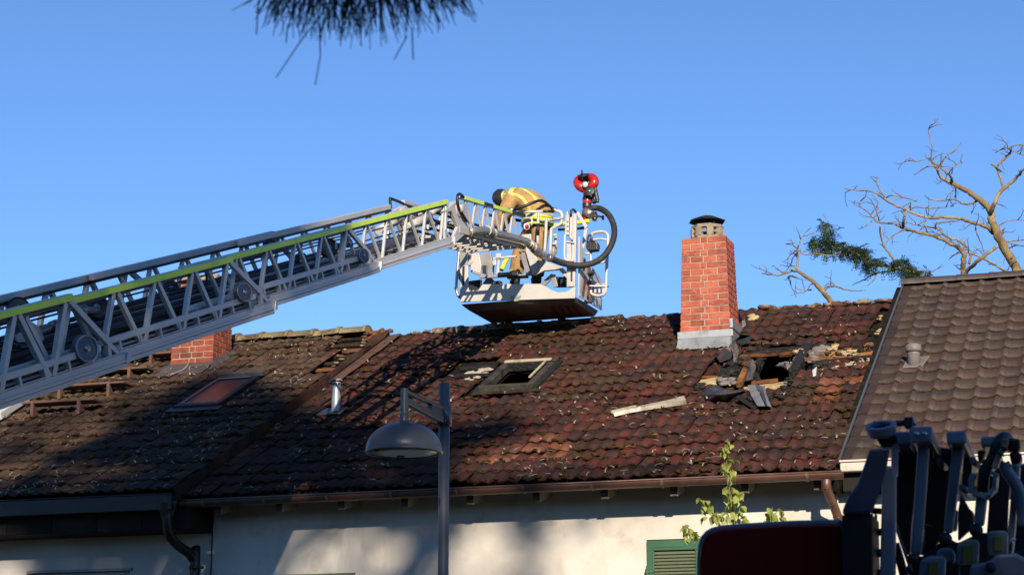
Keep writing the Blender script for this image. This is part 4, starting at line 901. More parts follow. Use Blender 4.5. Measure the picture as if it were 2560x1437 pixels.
# ---- hinge at the head of the ladder
for sg in (-1, 1):
    X = -8.346+sg*.36; m = MB()
    m.prism([(X-.02,21.10,7.78),(X-.02,21.55,8.02),(X-.02,21.95,8.10),(X-.02,21.98,7.76),(X-.02,21.55,7.52),(X-.02,21.40,7.50),(X-.02,21.60,7.72),(X-.02,21.40,7.86)], (.04,0,0))
    hg = m.build('hinge_plate', 'cage_white', ld, bevel=.006)
m = MB()
for sg in (-1, 1):
    X = -8.346+sg*.34; m.cyl((X-.05,21.62,7.95),(X+.05,21.62,7.95),.095,20); m.cyl((X-.07,21.62,7.95),(X+.07,21.62,7.95),.04,12)
m.cyl((-8.80,21.62,7.95),(-7.90,21.62,7.95),.05,14); m.build('hinge_drum', 'cage_white', hg, bevel=.004)
for X, d in ((-8.52,.0),(-8.18,.0)):
    m = MB(); m.tube([(X,20.5,7.45),(X,21.2,7.78)], .05, 14); m.tube([(X,21.15,7.76),(X,21.65,8.02)], .03, 12); m.build('tilt_cylinder', 'cage_white', hg)
for i in range(9):
    m = MB(); X = -8.62+i*.055; m.tube(smooth_path([(X,20.9,7.70),(X+random.uniform(-.05,.05),21.2,7.84+random.uniform(-.05,.05)),(X+.03,21.5,7.72+random.uniform(-.05,.1)),(X,21.9,7.88)],4), .011, 6); m.build('hydraulic_hose', 'cable' if i % 3 else 'ladder_paint', hg)
m = MB()
for i in range(4): m.box((-8.46+i*.09,21.15+.05*(i % 2),7.72),(.07,.09,.09),Euler((.35,0,0)).to_matrix())
m.build('valve_block', 'ladder_alu', hg, bevel=.006)
def grab(pts, name, par):
    m = MB(); m.tube(smooth_path(pts,3), .018, 10); return m.build(name, 'black_rubber', par)
grab([(-8.706,21.30,7.93),(-8.706,21.28,8.03),(-8.706,21.33,8.06),(-8.70,21.9,8.11),(-8.69,22.0,8.08)], 'grab_handle', hg)
c1 = lambda x, y: (1080+x/3.421, 400+y/3.421)
grab([ONX(*c1(*p),-7.94) for p in ((270,320),(240,292),(218,310),(222,390),(250,450),(298,525))], 'grab_handle', hg)
# ---- short articulated arm
AR = Vector((0,.988,.155)); AN = Vector((0,-.155,.988)); AP = Vector((-8.346,21.75,7.70))
def arm(s_, l, n): return AP+AR*s_+LX*l+AN*n
m = MB()
for sg in (-1, 1):
    m.beam(arm(-.1,sg*.36,.02), arm(2.45,sg*.36,.02), .05, .09, AN)
ar = m.build('arm_rail', 'cage_white', ld, bevel=.005)
for sg in (-1, 1):
    m = MB(); m.beam(arm(.0,sg*.36,.42), arm(2.5,sg*.36,.42), .045, .045, AN); m.build('arm_top_rail', 'cage_white', ar, bevel=.004)
    q = .05
    while q < 2.2:
        m = MB(); m.beam(arm(q,sg*.36,.06), arm(q+.19,sg*.36,.40), .05, .022, LX); m.beam(arm(q+.38,sg*.36,.06), arm(q+.20,sg*.36,.40), .05, .022, LX); m.build('arm_brace', 'cage_white', ar, bevel=.003); q += .36
for a, b_, mt in ((.15,.85,'lime_tape'),(.85,1.2,'cable'),(1.2,1.95,'lime_tape'),(1.95,2.5,'cable')):
    m = MB(); m.beam(arm(a,.385,.425), arm(b_,.385,.425), .004, .042, AN); m.build('arm_stripe', mt, ar)
q = .08
while q < 2.3:
    m = MB(); m.beam(arm(q,-.34,-.02), arm(q,.34,-.02), .05, .03, AN); m.build('arm_rung', 'cage_white', ar, bevel=.004); q += .26
for l, n in ((-.2,.06),(.05,.05),(.2,.07),(-.05,.2),(.15,.22)):
    m = MB(); m.tube([arm(-.2,l,n), arm(1.2,l*1.1,n-.02), arm(2.4,l,n)], .016, 6); m.build('arm_hose', 'cable', ar)
m = MB(); m.prism([arm(.0,.30,-.03),arm(2.0,.30,-.03),arm(2.0,.30,.03),arm(0,.30,.03)],(.02,0,0)); m.build('arm_side', 'cage_grey', ar)
# water pipe along the arm
def P1(x, y, X): return ONX(*c1(x, y), X)
XP = -7.90
pp = smooth_path([P1(318,612,XP-.05),P1(370,606,XP),P1(440,600,XP+.02),P1(480,605,XP+.02),P1(520,622,XP+.02),P1(660,655,XP+.02),P1(800,692,XP+.02),P1(840,722,XP+.02),P1(880,758,XP+.02)],4)
m = MB(); m.tube(pp, .047, 16); wp = m.build('arm_water_pipe', 'silver', ld)
for q in (1, 11, 16, 26, 28):
    m = MB(); m.tube([pp[q], pp[q].lerp(pp[q+1], .55)], .060, 16); m.build('pipe_collar', 'cage_white' if q < 12 else 'silver', wp)
m = MB(); m.tube([P1(862,738,XP+.02),P1(885,760,XP+.02),P1(905,785,XP+.02)], [.064,.070,.064], 16); m.tube([P1(905,785,XP+.02),P1(940,810,XP+.02),P1(960,822,XP+.02)], .052, 16); m.build('coupling', 'silver', wp)

# ================================================================== rescue basket
BY0, BY1 = 24.72, 25.80
rb_ = thing('rescue_basket', (-8.35, 25.2, 7.5), 'white rescue basket hanging from the ladder tip above the ridge', 'rescue basket')
def Nn(x, y): return ONY(*c1(x, y), BY0)
def Ff(x, y): return ONY(*c1(x, y), BY1)
def poly_near(pts, th=.03, Y=BY0): return [ONY(*c1(*p), Y) for p in pts], (0, th, 0)
nbL, nbR = Nn(240,1212), Nn(1222,1180); zb = (nbL.z+nbR.z)/2
fX0, fX1 = nbL.x, nbR.x
p, v = poly_near([(240,1212),(240,905),(306,900),(311,1112),(395,1112),(432,1062),(650,1060),(920,1058),(965,1075),(1015,1110),(1080,1132),(1150,1125),(1226,1078),(1221,1181)]); m = MB(); m.prism(p, v); m.build('front_panel', 'cage_white', rb_, bevel=.004)
m = MB(); p, v = poly_near([(670,1165),(765,1158),(755,1180),(680,1186)], -.012); m.prism(p, v); p, v = poly_near([(700,1192),(740,1188),(738,1206),(706,1210)], -.012); m.prism(p, v); m.build('latch', 'cage_grey', rb_)
# floor tray: near edge, far edge, sloping sides
zf = zb+.02; d_ = BY1-BY0
m = MB(); zlo = zb-.05
v8 = [(fX0,BY0,zb),(fX1,BY0,zb),(fX1+.02,BY1,zb+.02),(fX0-.02,BY1,zb+.02),(fX0+.08,BY0+.18,zlo-.02),(fX1-.03,BY0+.12,zlo-.02),(fX1-.03,BY1-.04,zlo-.02),(fX0+.10,BY1-.04,zlo-.02)]
m._add(v8, [(0,1,2,3),(4,7,6,5),(0,4,5,1),(1,5,6,2),(2,6,7,3),(3,7,4,0)]); fl = m.build('floor_tray', 'under_dark', rb_, bevel=.02)
m = MB()
for i in range(4):
    xa = fX1-.42+i*.10; m.prism([(xa,BY0+.24,zlo-.0235),(xa+.05,BY0+.24,zlo-.0235),(xa-.05,BY1-.15,zlo-.0235),(xa-.10,BY1-.15,zlo-.0235)], (0,0,.002))
for i in range(4):
    xa = fX0+.18+i*.10; m.prism([(xa,BY0+.24,zlo-.0235),(xa+.05,BY0+.24,zlo-.0235),(xa+.15,BY1-.15,zlo-.0235),(xa+.10,BY1-.15,zlo-.0235)], (0,0,.002))
m.build('warning_stripes', 'red_tape', fl, kind='stuff')
m = MB()
for x in (fX0+.35, fX1-.5): m.box((x,BY1-.05,zlo-.03),(.10,.06,.02))
m.build('bumper_foot', 'black_rubber', fl)
def bx(pts, Y0, th, mat, name, par=None, bev=.005):
    b = MB(); b.prism([ONY(*c1(*p), Y0) for p in pts], (0, th, 0)); return b.build(name, mat, par or rb_, bevel=bev)
def tb(pts, r_, mat, name, par=None, k=3, n=10):
    P = [ONY(*c1(x, y), Y) for x, y, Y in pts]; P = smooth_path(P, k) if len(P) > 2 else P; b = MB(); b.tube(P, r_, n); return b.build(name, mat, par or rb_)
YM = (BY0+BY1)/2
bx([(236,1210),(236,770),(300,770),(300,1210)], BY0+.035, .05, 'cage_grey', 'corner_post')
bx([(258,905),(280,905),(274,1070),(256,1070)], BY0-.012, .01, 'black_rubber', 'post_slot')
tb([(232,770,BY0+.1),(222,900,BY0+.1),(208,1060,BY0+.1),(215,1140,BY0+.1),(238,1175,BY0+.1)], .020, 'silver', 'side_tube')
bx([(188,1085),(206,1085),(206,1102),(188,1102)], BY0+.08, .05, 'silver', 'tube_end')
bx([(225,940),(250,935),(250,1020),(225,1020)], BY0+.2, .12, 'black_rubber', 'side_pad')
for x0, x1 in ((250,282),(300,332)): bx([(x0,775),(x1,775),(x1-6,905),(x0-2,905)], BY0+.12, .04, 'cage_white', 'gate_post')
tb([(245,895,BY0+.06),(300,895,BY0+.06),(350,865,BY0+.06)], .014, 'cage_white', 'gate_rail')
bx([(332,800),(400,790),(420,900),(410,990),(330,960)], BY0+.25, .04, 'cage_white', 'side_panel')
bx([(310,1035),(420,1020),(420,1110),(312,1112)], BY0+.5, .05, 'black_rubber', 'floor_box')
bx([(400,800),(500,790),(525,900),(520,1000),(440,1000)], BY0+.30, .05, 'cage_grey', 'control_console')
bx([(430,900),(470,900),(470,980),(430,980)], BY0+.28, .02, 'black_metal', 'console_panel')
# lattice below the arm
bx([(330,960),(360,950),(480,985),(470,1010)], BY0+.1, .04, 'cage_grey', 'cross_bar')
bx([(400,990),(760,975),(850,960),(848,985),(520,1005),(405,1010)], BY0+.08, .04, 'cage_grey', 'cross_bar')
bx([(560,962),(735,955),(735,985),(560,992)], BY0+.05, .05, 'black_metal', 'step_plate')
bx([(640,1000),(820,990),(820,1006),(640,1014)], BY0+.12, .04, 'black_metal', 'step_plate')
bx([(520,832),(720,812),(720,830),(522,850)], BY0+.16, .03, 'cage_white', 'cross_bar')
bx([(560,835),(580,832),(570,980),(548,980)], BY0+.18, .03, 'cage_white', 'cross_bar')
bx([(545,800),(590,795),(590,835),(545,838)], BY0+.15, .05, 'cage_white', 'bracket')
bx([(520,855),(545,850),(545,900),(520,900)], BY0+.16, .04, 'cage_white', 'bracket')
bx([(740,780),(790,790),(860,960),(800,965)], BY0+.10, .05, 'cage_grey', 'support_arm')
bx([(790,740),(850,760),(905,850),(900,960),(860,985),(830,880)], BY0+.02, .06, 'cage_white', 'support_arm')
bx([(880,850),(980,870),(1110,915),(1150,960),(1150,1010),(1080,935),(960,945),(880,985)], BY0+.04, .06, 'cage_white', 'support_arm')
bx([(1010,985),(1050,975),(1075,1078),(1040,1090)], BY0+.06, .03, 'cage_grey', 'cross_bar')
bx([(1045,995),(1115,1000),(1145,985),(1145,1085),(1060,1085)], BY1-.2, .05, 'black_rubber', 'floor_box')
bx([(920,1060),(1020,970),(1050,985),(965,1075)], BY0+.07, .03, 'cage_grey', 'cross_bar')
bx([(430,1060),(470,1000),(500,1000),(560,1058)], BY0+.5, .03, 'cage_grey', 'cross_bar')
bx([(525,1035),(585,1030),(580,1055),(530,1058)], BY0+.4, .10, 'black_metal', 'pedal')
# right corner: double framed post
bx([(1150,690),(1185,690),(1195,1080),(1152,1085)], BY0+.02, .05, 'cage_white', 'corner_post')
bx([(1190,465),(1235,455),(1228,760),(1222,1080),(1190,1080),(1192,700)], BY0+.03, .05, 'cage_white', 'corner_post')
bx([(1140,465),(1172,465),(1168,640),(1136,640)], BY0+.0, .06, 'cage_white', 'gate_post')
bx([(1138,440),(1160,440),(1160,465),(1138,465)], BY0+.01, .05, 'silver', 'post_cap')
tb([(1136,640,BY0+.0),(1132,820,BY0),(1150,856,BY0),(1215,860,BY0)], .018, 'cage_white', 'gate_rail')
tb([(1190,455,BY0+.02),(1188,600,BY0-.03),(1182,650,BY0-.03),(1205,680,BY0-.02)], .018, 'cage_white', 'gate_rail')
tb([(1188,480,BY0-.02),(1190,435,BY0-.02),(1210,425,BY0),(1232,450,BY0+.05)], .016, 'black_rubber', 'grab_handle')
bx([(1185,950),(1200,950),(1198,1030),(1186,1030)], BY0-.0, .015, 'black_rubber', 'post_slot')
bx([(1140,690),(1215,700),(1215,712),(1140,702)], BY0+.0, .02, 'cage_white', 'gate_rail')
for y0, y1 in ((520,530),(560,570),(600,610)): bx([(1150,y0),(1168,y0),(1168,y1),(1150,y1)], BY0-.014, .01, 'cage_grey', 'post_slot')
# right side wall going back
s = MB(); A0, A1 = Nn(1235,640), Nn(1226,1085); xb = A0.x
s.prism([(xb,BY0+.09,A0.z-.0),(xb+.02,BY0+.35,A0.z-.28),(xb+.02,BY1,A0.z-.36),(xb+.02,BY1,zb+.02),(xb-.01,BY0+.09,zb+.01)], (.015,0,0)); sw = s.build('side_wall', 'cage_white', rb_, bevel=.004)
s = MB()
for i in range(3): s.prism([(xb+.037,BY0+.12+i*.22,zb+.06),(xb+.037,BY0+.22+i*.22,zb+.06),(xb+.037,BY0+.34+i*.22,zb+.32),(xb+.037,BY0+.24+i*.22,zb+.32)], (.003,0,0))
s.build('side_stripes', 'red_tape', sw, kind='stuff')
s = MB()
for i, (a, b_) in enumerate(((.40,.44),(.46,.50),(.52,.56))): s.bb(xb+.037,xb+.040,BY0+.16+.02*i,BY0+.26+.02*i,zb+a,zb+b_)
s.build('side_lettering', 'black_metal', sw, kind='stuff')
bx([(1225,445),(1250,440),(1330,565),(1310,590)], BY0+.2, .03, 'cage_white', 'brace_bar'); bx([(1300,590),(1330,580),(1300,760),(1280,740)], BY0+.5, .03, 'cage_white', 'brace_bar')
# guard rails on top
tb([(690,428,BY0),(800,392,BY0),(905,350,BY0+.1),(962,358,BY0+.3),(1032,420,BY0+.6)], .021, 'black_rubber', 'guard_bar', k=2)
tb([(650,432,BY0),(700,425,BY0)], .03, 'silver', 'bar_clamp')
tb([(1032,420,BY0+.6),(1068,436,BY0+.6)], .03, 'silver', 'bar_clamp')
tb([(1060,435,BY0+.5),(1098,445,BY0+.5),(1112,475,BY0+.5),(1108,498,BY0+.5),(1085,503,BY0+.5),(978,516,BY0+.2)], .024, 'cage_white', 'guard_rail')
tb([(700,448,BY0+.1),(950,440,BY0+.1)], .020, 'cage_white', 'guard_rail'); tb([(950,440,BY0+.1),(1040,440,BY0+.2)], .020, 'black_rubber', 'guard_bar')
tb([(912,450,BY0),(905,560,BY0),(904,730,BY0)], .020, 'cage_white', 'guard_post'); tb([(908,545,BY0-.02),(905,640,BY0-.02)], .023, 'black_rubber', 'post_pad')
tb([(978,500,BY0+.1),(972,640,BY0+.1),(962,800,BY0+.1)], .022, 'cage_white', 'guard_post')
tb([(1112,510,BY0+.3),(1100,545,BY0+.3),(1030,585,BY0+.2),(1018,620,BY0+.15),(1010,815,BY0+.12)], .022, 'cage_white', 'guard_post')
tb([(1060,640,BY0+.4),(1055,800,BY0+.4)], .022, 'cage_white', 'guard_post'); tb([(1010,645,BY0+.3),(1070,640,BY0+.3)], .016, 'cage_white', 'guard_rail')
tb([(1015,720,BY0+.3),(1070,715,BY0+.3)], .016, 'cage_white', 'guard_rail'); tb([(1040,720,BY0+.35),(1035,840,BY0+.35)], .03, 'cage_grey', 'guard_post')
tb([(1080,595,BY1),(1200,590,BY1),(1300,580,BY1)], .020, 'black_rubber', 'guard_bar')
tb([(460,470,BY1),(480,470,BY1),(760,520,BY1)], .022, 'black_rubber', 'guard_bar')
tb([(780,500,BY0+.05),(850,500,BY0+.05),(850,560,BY0+.05)], .014, 'cage_white', 'guard_rail')
bx([(770,640),(845,630),(848,690),(775,690)], BY0-.02, .05, 'cage_white', 'socket_box')
# red emergency button cap
c_ = ONY(*c1(803,572), BY0-.05); s = MB(); s.cyl(c_, c_+Vector((.03,-.05,-.01)), .042, 18); bt = s.build('round_socket', 'gauge_white', rb_, bevel=.004)
s = MB(); s.cyl(c_+Vector((.03,-.05,-.01)), c_+Vector((.036,-.062,-.012)), .028, 16); s.box(c_+Vector((.0355,-.0625,-.012)), (.012,.006,.02)); s.build('socket_cap', 'red_paint', bt)
bx([(775,590),(795,585),(795,630),(772,630)], BY0-.01, .04, 'red_paint', 'red_tag')
# yellow hose line
tb([(980,575,BY0+.7),(1060,560,BY0+.7),(1130,545,BY0+.7),(1260,535,BY0+.7),(1350,520,BY0+.7)], .030, 'tape_yellow', 'yellow_hose')
tb([(655,830,BY0+.7),(620,880,BY0+.65),(595,940,BY0+.6)], .032, 'tape_yellow', 'yellow_hose')
tb([(990,560,BY0+.7),(995,640,BY0+.7)], .026, 'tape_yellow', 'yellow_hose')
# lamps and side frame on the right
YF = BY0+.45
def slab_on(pts, Y, th, mat, name, par, bev=.01):
    b = MB(); b.prism([ONY(*c1(*p), Y) for p in pts], (0, th, 0)); return b.build(name, mat, par, bevel=bev)
slab_on([(1318,700),(1400,690),(1415,720),(1410,765),(1330,775),(1315,745)], YF, .14, 'black_metal', 'floodlight', rb_)
slab_on([(1298,925),(1365,915),(1372,945),(1360,972),(1300,972)], YF-.05, .14, 'black_metal', 'floodlight', rb_)
tb([(1330,700,YF),(1335,660,YF),(1355,640,YF),(1375,700,YF)], .014, 'black_metal', 'lamp_bracket')
bx([(1320,1180),(1375,1165),(1360,1215),(1310,1222)], YF, .06, 'black_metal', 'side_latch')
tb([(1260,1060,BY0+.2),(1300,1080,YF),(1320,1180,YF),(1305,1220,YF)], .018, 'cage_white', 'side_rail')
tb([(1300,800,YF),(1350,800,YF)], .016, 'cage_white', 'side_rail'); tb([(1300,840,YF),(1310,1080,YF)], .022, 'cage_white', 'side_rail')
fr = [(1365,720),(1362,650),(1385,622),(1470,614),(1500,640),(1505,690),(1490,1000),(1485,1120),(1450,1155),(1390,1155),(1350,1125),(1348,1060),(1358,900),(1352,730)]
lp = smooth_path([ONY(*c1(*p), YF+.10) for p in fr], 3); s = MB(); s.tube(lp, .021, 10); sf = s.build('side_frame', 'cage_white', rb_)
tb([(1345,690,YF+.1),(1440,675,YF+.1),(1510,690,YF+.1)], .017, 'cage_white', 'frame_bar'); tb([(1370,885,YF+.1),(1490,870,YF+.1)], .015, 'cage_white', 'frame_bar')
ST = [(1350,1050),(1372,1020),(1400,1040),(1440,1062),(1490,1050),(1482,1130),(1450,1152),(1388,1152),(1352,1128)]
bx([(1350,1045),(1375,1018),(1400,1042),(1445,1062),(1488,1050),(1488,1070),(1352,1070)], YF+.09, .02, 'cage_white', 'step_rim')
for x in (1350,1385,1420,1455): bx([(x,1065),(x+18,1065),(x+18,1135),(x,1135)], YF+.09, .02, 'cage_white', 'step_bar')
tb([(1310,1072,YF),(1400,1078,YF+.05),(1515,1080,YF+.1)], .012, 'silver', 'step_axle')

# ================================================================== water cannon and its hose
YC = BY0+.75
wc = thing('water_cannon', ONY(*c1(1320,520), YC), 'red water cannon with black handwheels mounted on the rescue basket', 'water cannon')
def CW(x, y, dy=0): return ONY(*c1(x, y), YC+dy)
s = MB(); s.tube([CW(1320,530),CW(1318,480),CW(1322,390)], [.05,.045,.05], 16); s.build('base_pipe', 'red_paint', wc)
s = MB(); s.tube([CW(1325,412),CW(1325,372)], .062, 16); s.tube([CW(1310,385),CW(1340,380)], .04, 12); s.build('swivel', 'black_metal', wc, bevel=.004)
s = MB(); s.tube([CW(1326,374),CW(1328,335)], .064, 18); s.build('collar', 'red_paint', wc, bevel=.004)
s = MB(); s.tube([CW(1328,340),CW(1322,300),CW(1318,250)], [.05,.05,.052], 16); s.build('riser', 'red_paint', wc)
s = MB(); s.tube([CW(1328,345),CW(1328,318)], .066, 18); s.build('gear_ring', 'black_metal', wc)
s = MB(); s.tube(smooth_path([CW(1318,255,.0),CW(1272,230,-.02),CW(1248,195,0),CW(1270,160,.04),CW(1310,150,.08)],5), [.056+.012*math.sin(i*.16) for i in range(21)], 16); s.build('left_elbow', 'red_paint', wc)
s = MB(); s.tube(smooth_path([CW(1322,255,.02),CW(1365,228,.02),CW(1388,190,.02),CW(1370,155,.06),CW(1330,150,.10)],5), [.056+.012*math.sin(i*.16) for i in range(21)], 16); s.build('right_elbow', 'red_paint', wc)
s = MB(); s.tube([CW(1325,160,.02),CW(1330,150,.35),CW(1335,152,.75)], [.05,.045,.035], 14); s.tube([CW(1335,152,.75),CW(1336,152,.95)], [.05,.06], 14); s.build('barrel', 'black_metal', wc)
def wheel(c, ax, r_, name, mt='black_rubber'):
    ax = Vector(ax).normalized(); s = MB(); s.lathe([(0,-.010),(r_*.9,-.012),(r_,-.004),(r_,.012),(r_*.9,.016),(0,.010)], c, ax, 24); return s.build(name, mt, wc)
h = wheel(CW(1295,135,-.07), (-.05,-.45,.9), .078, 'handwheel'); s = MB(); s.tube([CW(1283,125,-.08),CW(1282,88,-.08)], .012, 8); s.build('crank_knob', 'black_rubber', h)
h2 = wheel(CW(1348,268,-.10), (.1,-1,.15), .072, 'handwheel'); s = MB(); s.lathe([(0,0),(.018,0),(.018,.02),(0,.02)], CW(1348,268,-.11), (.1,-1,.15), 12); s.build('wheel_nut', 'silver', h2)
s = MB(); s.lathe([(0,0),(.045,0),(.045,.018),(.038,.022),(0,.020)], CW(1310,212,-.085), (0,-1,-.1), 20); ga = s.build('pressure_gauge', 'silver', wc)
s = MB(); s.lathe([(0,0),(.036,0),(.036,.003),(0,.003)], CW(1310,212,-.11), (0,-1,-.1), 20); s.build('gauge_face', 'gauge_white', ga)
s = MB(); s.box(CW(1392,258), (.06,.08,.06)); s.tube(smooth_path([CW(1388,240),CW(1402,290),CW(1415,350)],3), .03, 10); s.box(CW(1385,330,.02), (.05,.07,.14)); s.box(CW(1405,352), (.07,.06,.04)); s.build('actuator', 'black_metal', wc, bevel=.008)
s = MB(); s.tube([CW(1303,445,-.03),CW(1340,452,-.06),CW(1368,470,-.08)], [.055,.06,.055], 16); s.build('inlet_coupling', 'silver', wc)
s = MB(); s.tube([CW(1365,480,.05),CW(1410,470,.05)], [.045,.05], 14); s.tube([CW(1380,500,.05),CW(1405,505,.05)], .035, 12); s.build('ball_valve', 'bronze', wc)
s = MB(); s.tube([CW(1420,480,.05),CW(1462,490,.05)], .012, 8); s.lathe([(0,-.03),(.018,-.03),(.018,.03),(0,.03)], CW(1462,495,.05), (0,0,1), 10); s.build('valve_lever', 'red_paint', wc)
s = MB(); s.tube([CW(1285,468,-.02),CW(1300,480,-.02)], .03, 10); s.build('drain_knob', 'red_paint', wc)
hz = [(1000,836),(1060,860),(1130,884),(1250,903),(1370,884),(1470,822),(1535,722),(1560,625),(1545,530),(1495,452),(1430,414),(1375,412),(1345,432)]
HP = []
for i, (x, y) in enumerate(hz):
    t = i/(len(hz)-1); A = P1(x, y, XP+.02) if i == 0 else None
    HP.append(ONY(*c1(x, y), lerp(24.42, YC-.07, min(1, t*1.2))))
s = MB(); hp = smooth_path(HP, 5); s.tube(hp, .041, 16); ho = s.build('supply_hose', 'hose_black', None); tag(ho, 'thick black hose looping from the arm pipe up to the water cannon', 'hose')
s = MB(); s.tube([hp[0]-(hp[1]-hp[0])*1.2, hp[1]], .052, 16); s.tube([hp[1], hp[2]], .046, 16); s.build('hose_coupling', 'silver', ho)
s = MB(); s.tube([hp[-2], hp[-1]], .05, 16); s.build('hose_coupling', 'silver', ho)

# ================================================================== firefighter bending in the basket
YP = 25.22
def PP(x, y, Y=YP): return ONY(*c1(x, y), Y)
V_ = {}
def skin_body():
    pts = [('pelvis',PP(905,555),.135),('belly',PP(895,450),.15),('chest',PP(800,360),.16),('neck',PP(650,335),.075),('head',PP(590,322),.095),('crown',PP(548,310),.085),
           ('hipR',PP(925,600,YP-.06),.10),('kneeR',PP(915,760,YP-.1),.075),('ankR',PP(895,985,YP-.12),.055),('toeR',PP(858,1048,YP-.12),.045),
           ('hipL',PP(860,600,YP+.10),.10),('kneeL',PP(755,790,YP+.06),.075),('ankL',PP(712,990,YP+.08),.055),('toeL',PP(675,1048,YP+.08),.045),
           ('shR',PP(690,330,YP-.2),.075),('elR',PP(625,440,YP-.24),.058),('haR',PP(560,560,YP-.15),.045),
           ('shL',PP(700,345,YP+.22),.075),('elL',PP(640,470,YP+.26),.058),('haL',PP(575,580,YP+.15),.045)]
    ix = {n: i for i, (n, p, r_) in enumerate(pts)}
    E_ = [('pelvis','belly'),('belly','chest'),('chest','neck'),('neck','head'),('head','crown'),('pelvis','hipR'),('hipR','kneeR'),('kneeR','ankR'),('ankR','toeR'),('pelvis','hipL'),('hipL','kneeL'),('kneeL','ankL'),('ankL','toeL'),('chest','shR'),('shR','elR'),('elR','haR'),('chest','shL'),('shL','elL'),('elL','haL')]
    me = bpy.data.meshes.new('person'); me.from_pydata([p for n, p, r_ in pts], [(ix[a], ix[b]) for a, b in E_], []); me.materials.append(MATS['trousers_tan'])
    o = bpy.data.objects.new('person', me); col.objects.link(o)
    md = o.modifiers.new('skin', 'SKIN'); sv = me.skin_vertices[0].data
    for i, (n, p, r_) in enumerate(pts): sv[i].radius = (r_, r_)
    sv[0].use_root = True; md.use_smooth_shade = True
    ss = o.modifiers.new('sub', 'SUBSURF'); ss.levels = 2; ss.render_levels = 2
    for n, p, r_ in pts: V_[n] = p
    return o
pe = skin_body(); tag(pe, 'firefighter in tan turnout gear with yellow bands bending over in the rescue basket', 'person')
# coat: swept surface with tape strips laid on it
CO = [(905,560,.205,.235),(905,500,.20,.23),(890,430,.19,.24),(850,375,.175,.255),(790,345,.165,.265),(720,338,.15,.26),(660,340,.125,.22),(625,345,.085,.13)]
def coat_frames():
    P = smooth_path([PP(a, b) for a, b, _, _ in CO], 4); n = len(P); out = []
    for i in range(n):
        t = i/(n-1)*(len(CO)-1); k = min(int(t), len(CO)-2); f = t-k
        ra, rb2 = lerp(CO[k][2],CO[k+1][2],f), lerp(CO[k][3],CO[k+1][3],f)
        T = (P[min(i+1,n-1)]-P[max(i-1,0)]).normalized(); D = Vector((.25,1,0)).normalized(); D = (D-T*D.dot(T)).normalized(); Nn_ = D.cross(T)
        out.append((P[i], Nn_, D, ra, rb2))
    return out
CF = coat_frames()
def coat_pt(i, th, off=0):
    P, N_, D, ra, rb2 = CF[i]; wr = 1+.02*math.sin(th*5+i*1.1)+.012*math.sin(th*9-i*.7); return P+N_*math.cos(th)*(ra*wr+off)+D*math.sin(th)*(rb2*wr+off)
def coat():
    b = MB(); n = 28; vs = [coat_pt(i, 2*math.pi*j/n) for i in range(len(CF)) for j in range(n)]
    b._add(vs, [(i*n+j, i*n+(j+1) % n, (i+1)*n+(j+1) % n, (i+1)*n+j) for i in range(len(CF)-1) for j in range(n)], True)
    b._add([coat_pt(len(CF)-1, 2*math.pi*j/n) for j in range(n)], [tuple(range(n))], True); return b
co = coat().build('coat', 'coat_tan', pe)
def sleeve(a, e_, h, r_):
    b = MB(); b.tube(smooth_path([a, a.lerp(e_, .5)+Vector((0,0,.02)), e_, e_.lerp(h, .6), h],3), [r_*1.25,r_*1.2,r_*1.15,r_*1.12,r_*1.1,r_*1.05,r_,r_*.98,r_*.95,r_*.9,r_*.88,r_*.85,r_*.82], 14); return b.build('sleeve', 'coat_tan', co)
sleeve(V_['shR'], V_['elR'], V_['haR'], .095); sleeve(V_['shL'], V_['elL'], V_['haL'], .095)
def tape(i0, i1, th0, th1, name='reflective_band'):
    for a, b_, mt, of in ((0,1,'tape_yellow',.006),(.36,.64,'tape_silver',.009)):
        b = MB(); steps = max(2, int(abs(th1-th0)*9)); vs = []; rows = list(range(int(i0), int(i1)+1))
        for i in rows:
            for j in range(steps+1):
                ta, tb_ = lerp(th0, th1, a), lerp(th0, th1, b_); vs.append(coat_pt(i, lerp(ta, tb_, j/steps), of))
        k = steps+1; b._add(vs, [(r_*k+j, r_*k+j+1, (r_+1)*k+j+1, (r_+1)*k+j) for r_ in range(len(rows)-1) for j in range(steps)], True); b.build(name, mt, co, fix=False)
def hoop(i, name='reflective_hoop', w_=.032):
    P, N_, D, ra, rb2 = CF[i]; T = (CF[min(i+1,len(CF)-1)][0]-CF[max(i-1,0)][0]).normalized()
    for ww, of, mt in ((w_, .007, 'tape_yellow'), (w_*.36, .011, 'tape_silver')):
        b = MB(); n = 36; vs = []
        for j in range(n): q = coat_pt(i, 2*math.pi*j/n, of); vs += [q-T*ww, q+T*ww]
        b._add(vs, [(2*j, 2*((j+1) % n), 2*((j+1) % n)+1, 2*j+1) for j in range(n)], True); b.build(name, mt, co, fix=False)
hoop(1, w_=.05); hoop(4, w_=.04)
for sgn in (1,):
    pass
tape(5, 27, math.pi+.75, math.pi+.98); tape(5, 27, math.pi+1.55, math.pi+1.78); tape(5,27,math.pi-.1,math.pi+.12); hoop(20); hoop(25, w_=.026); tape(8,26,math.pi+2.3,math.pi+2.5)
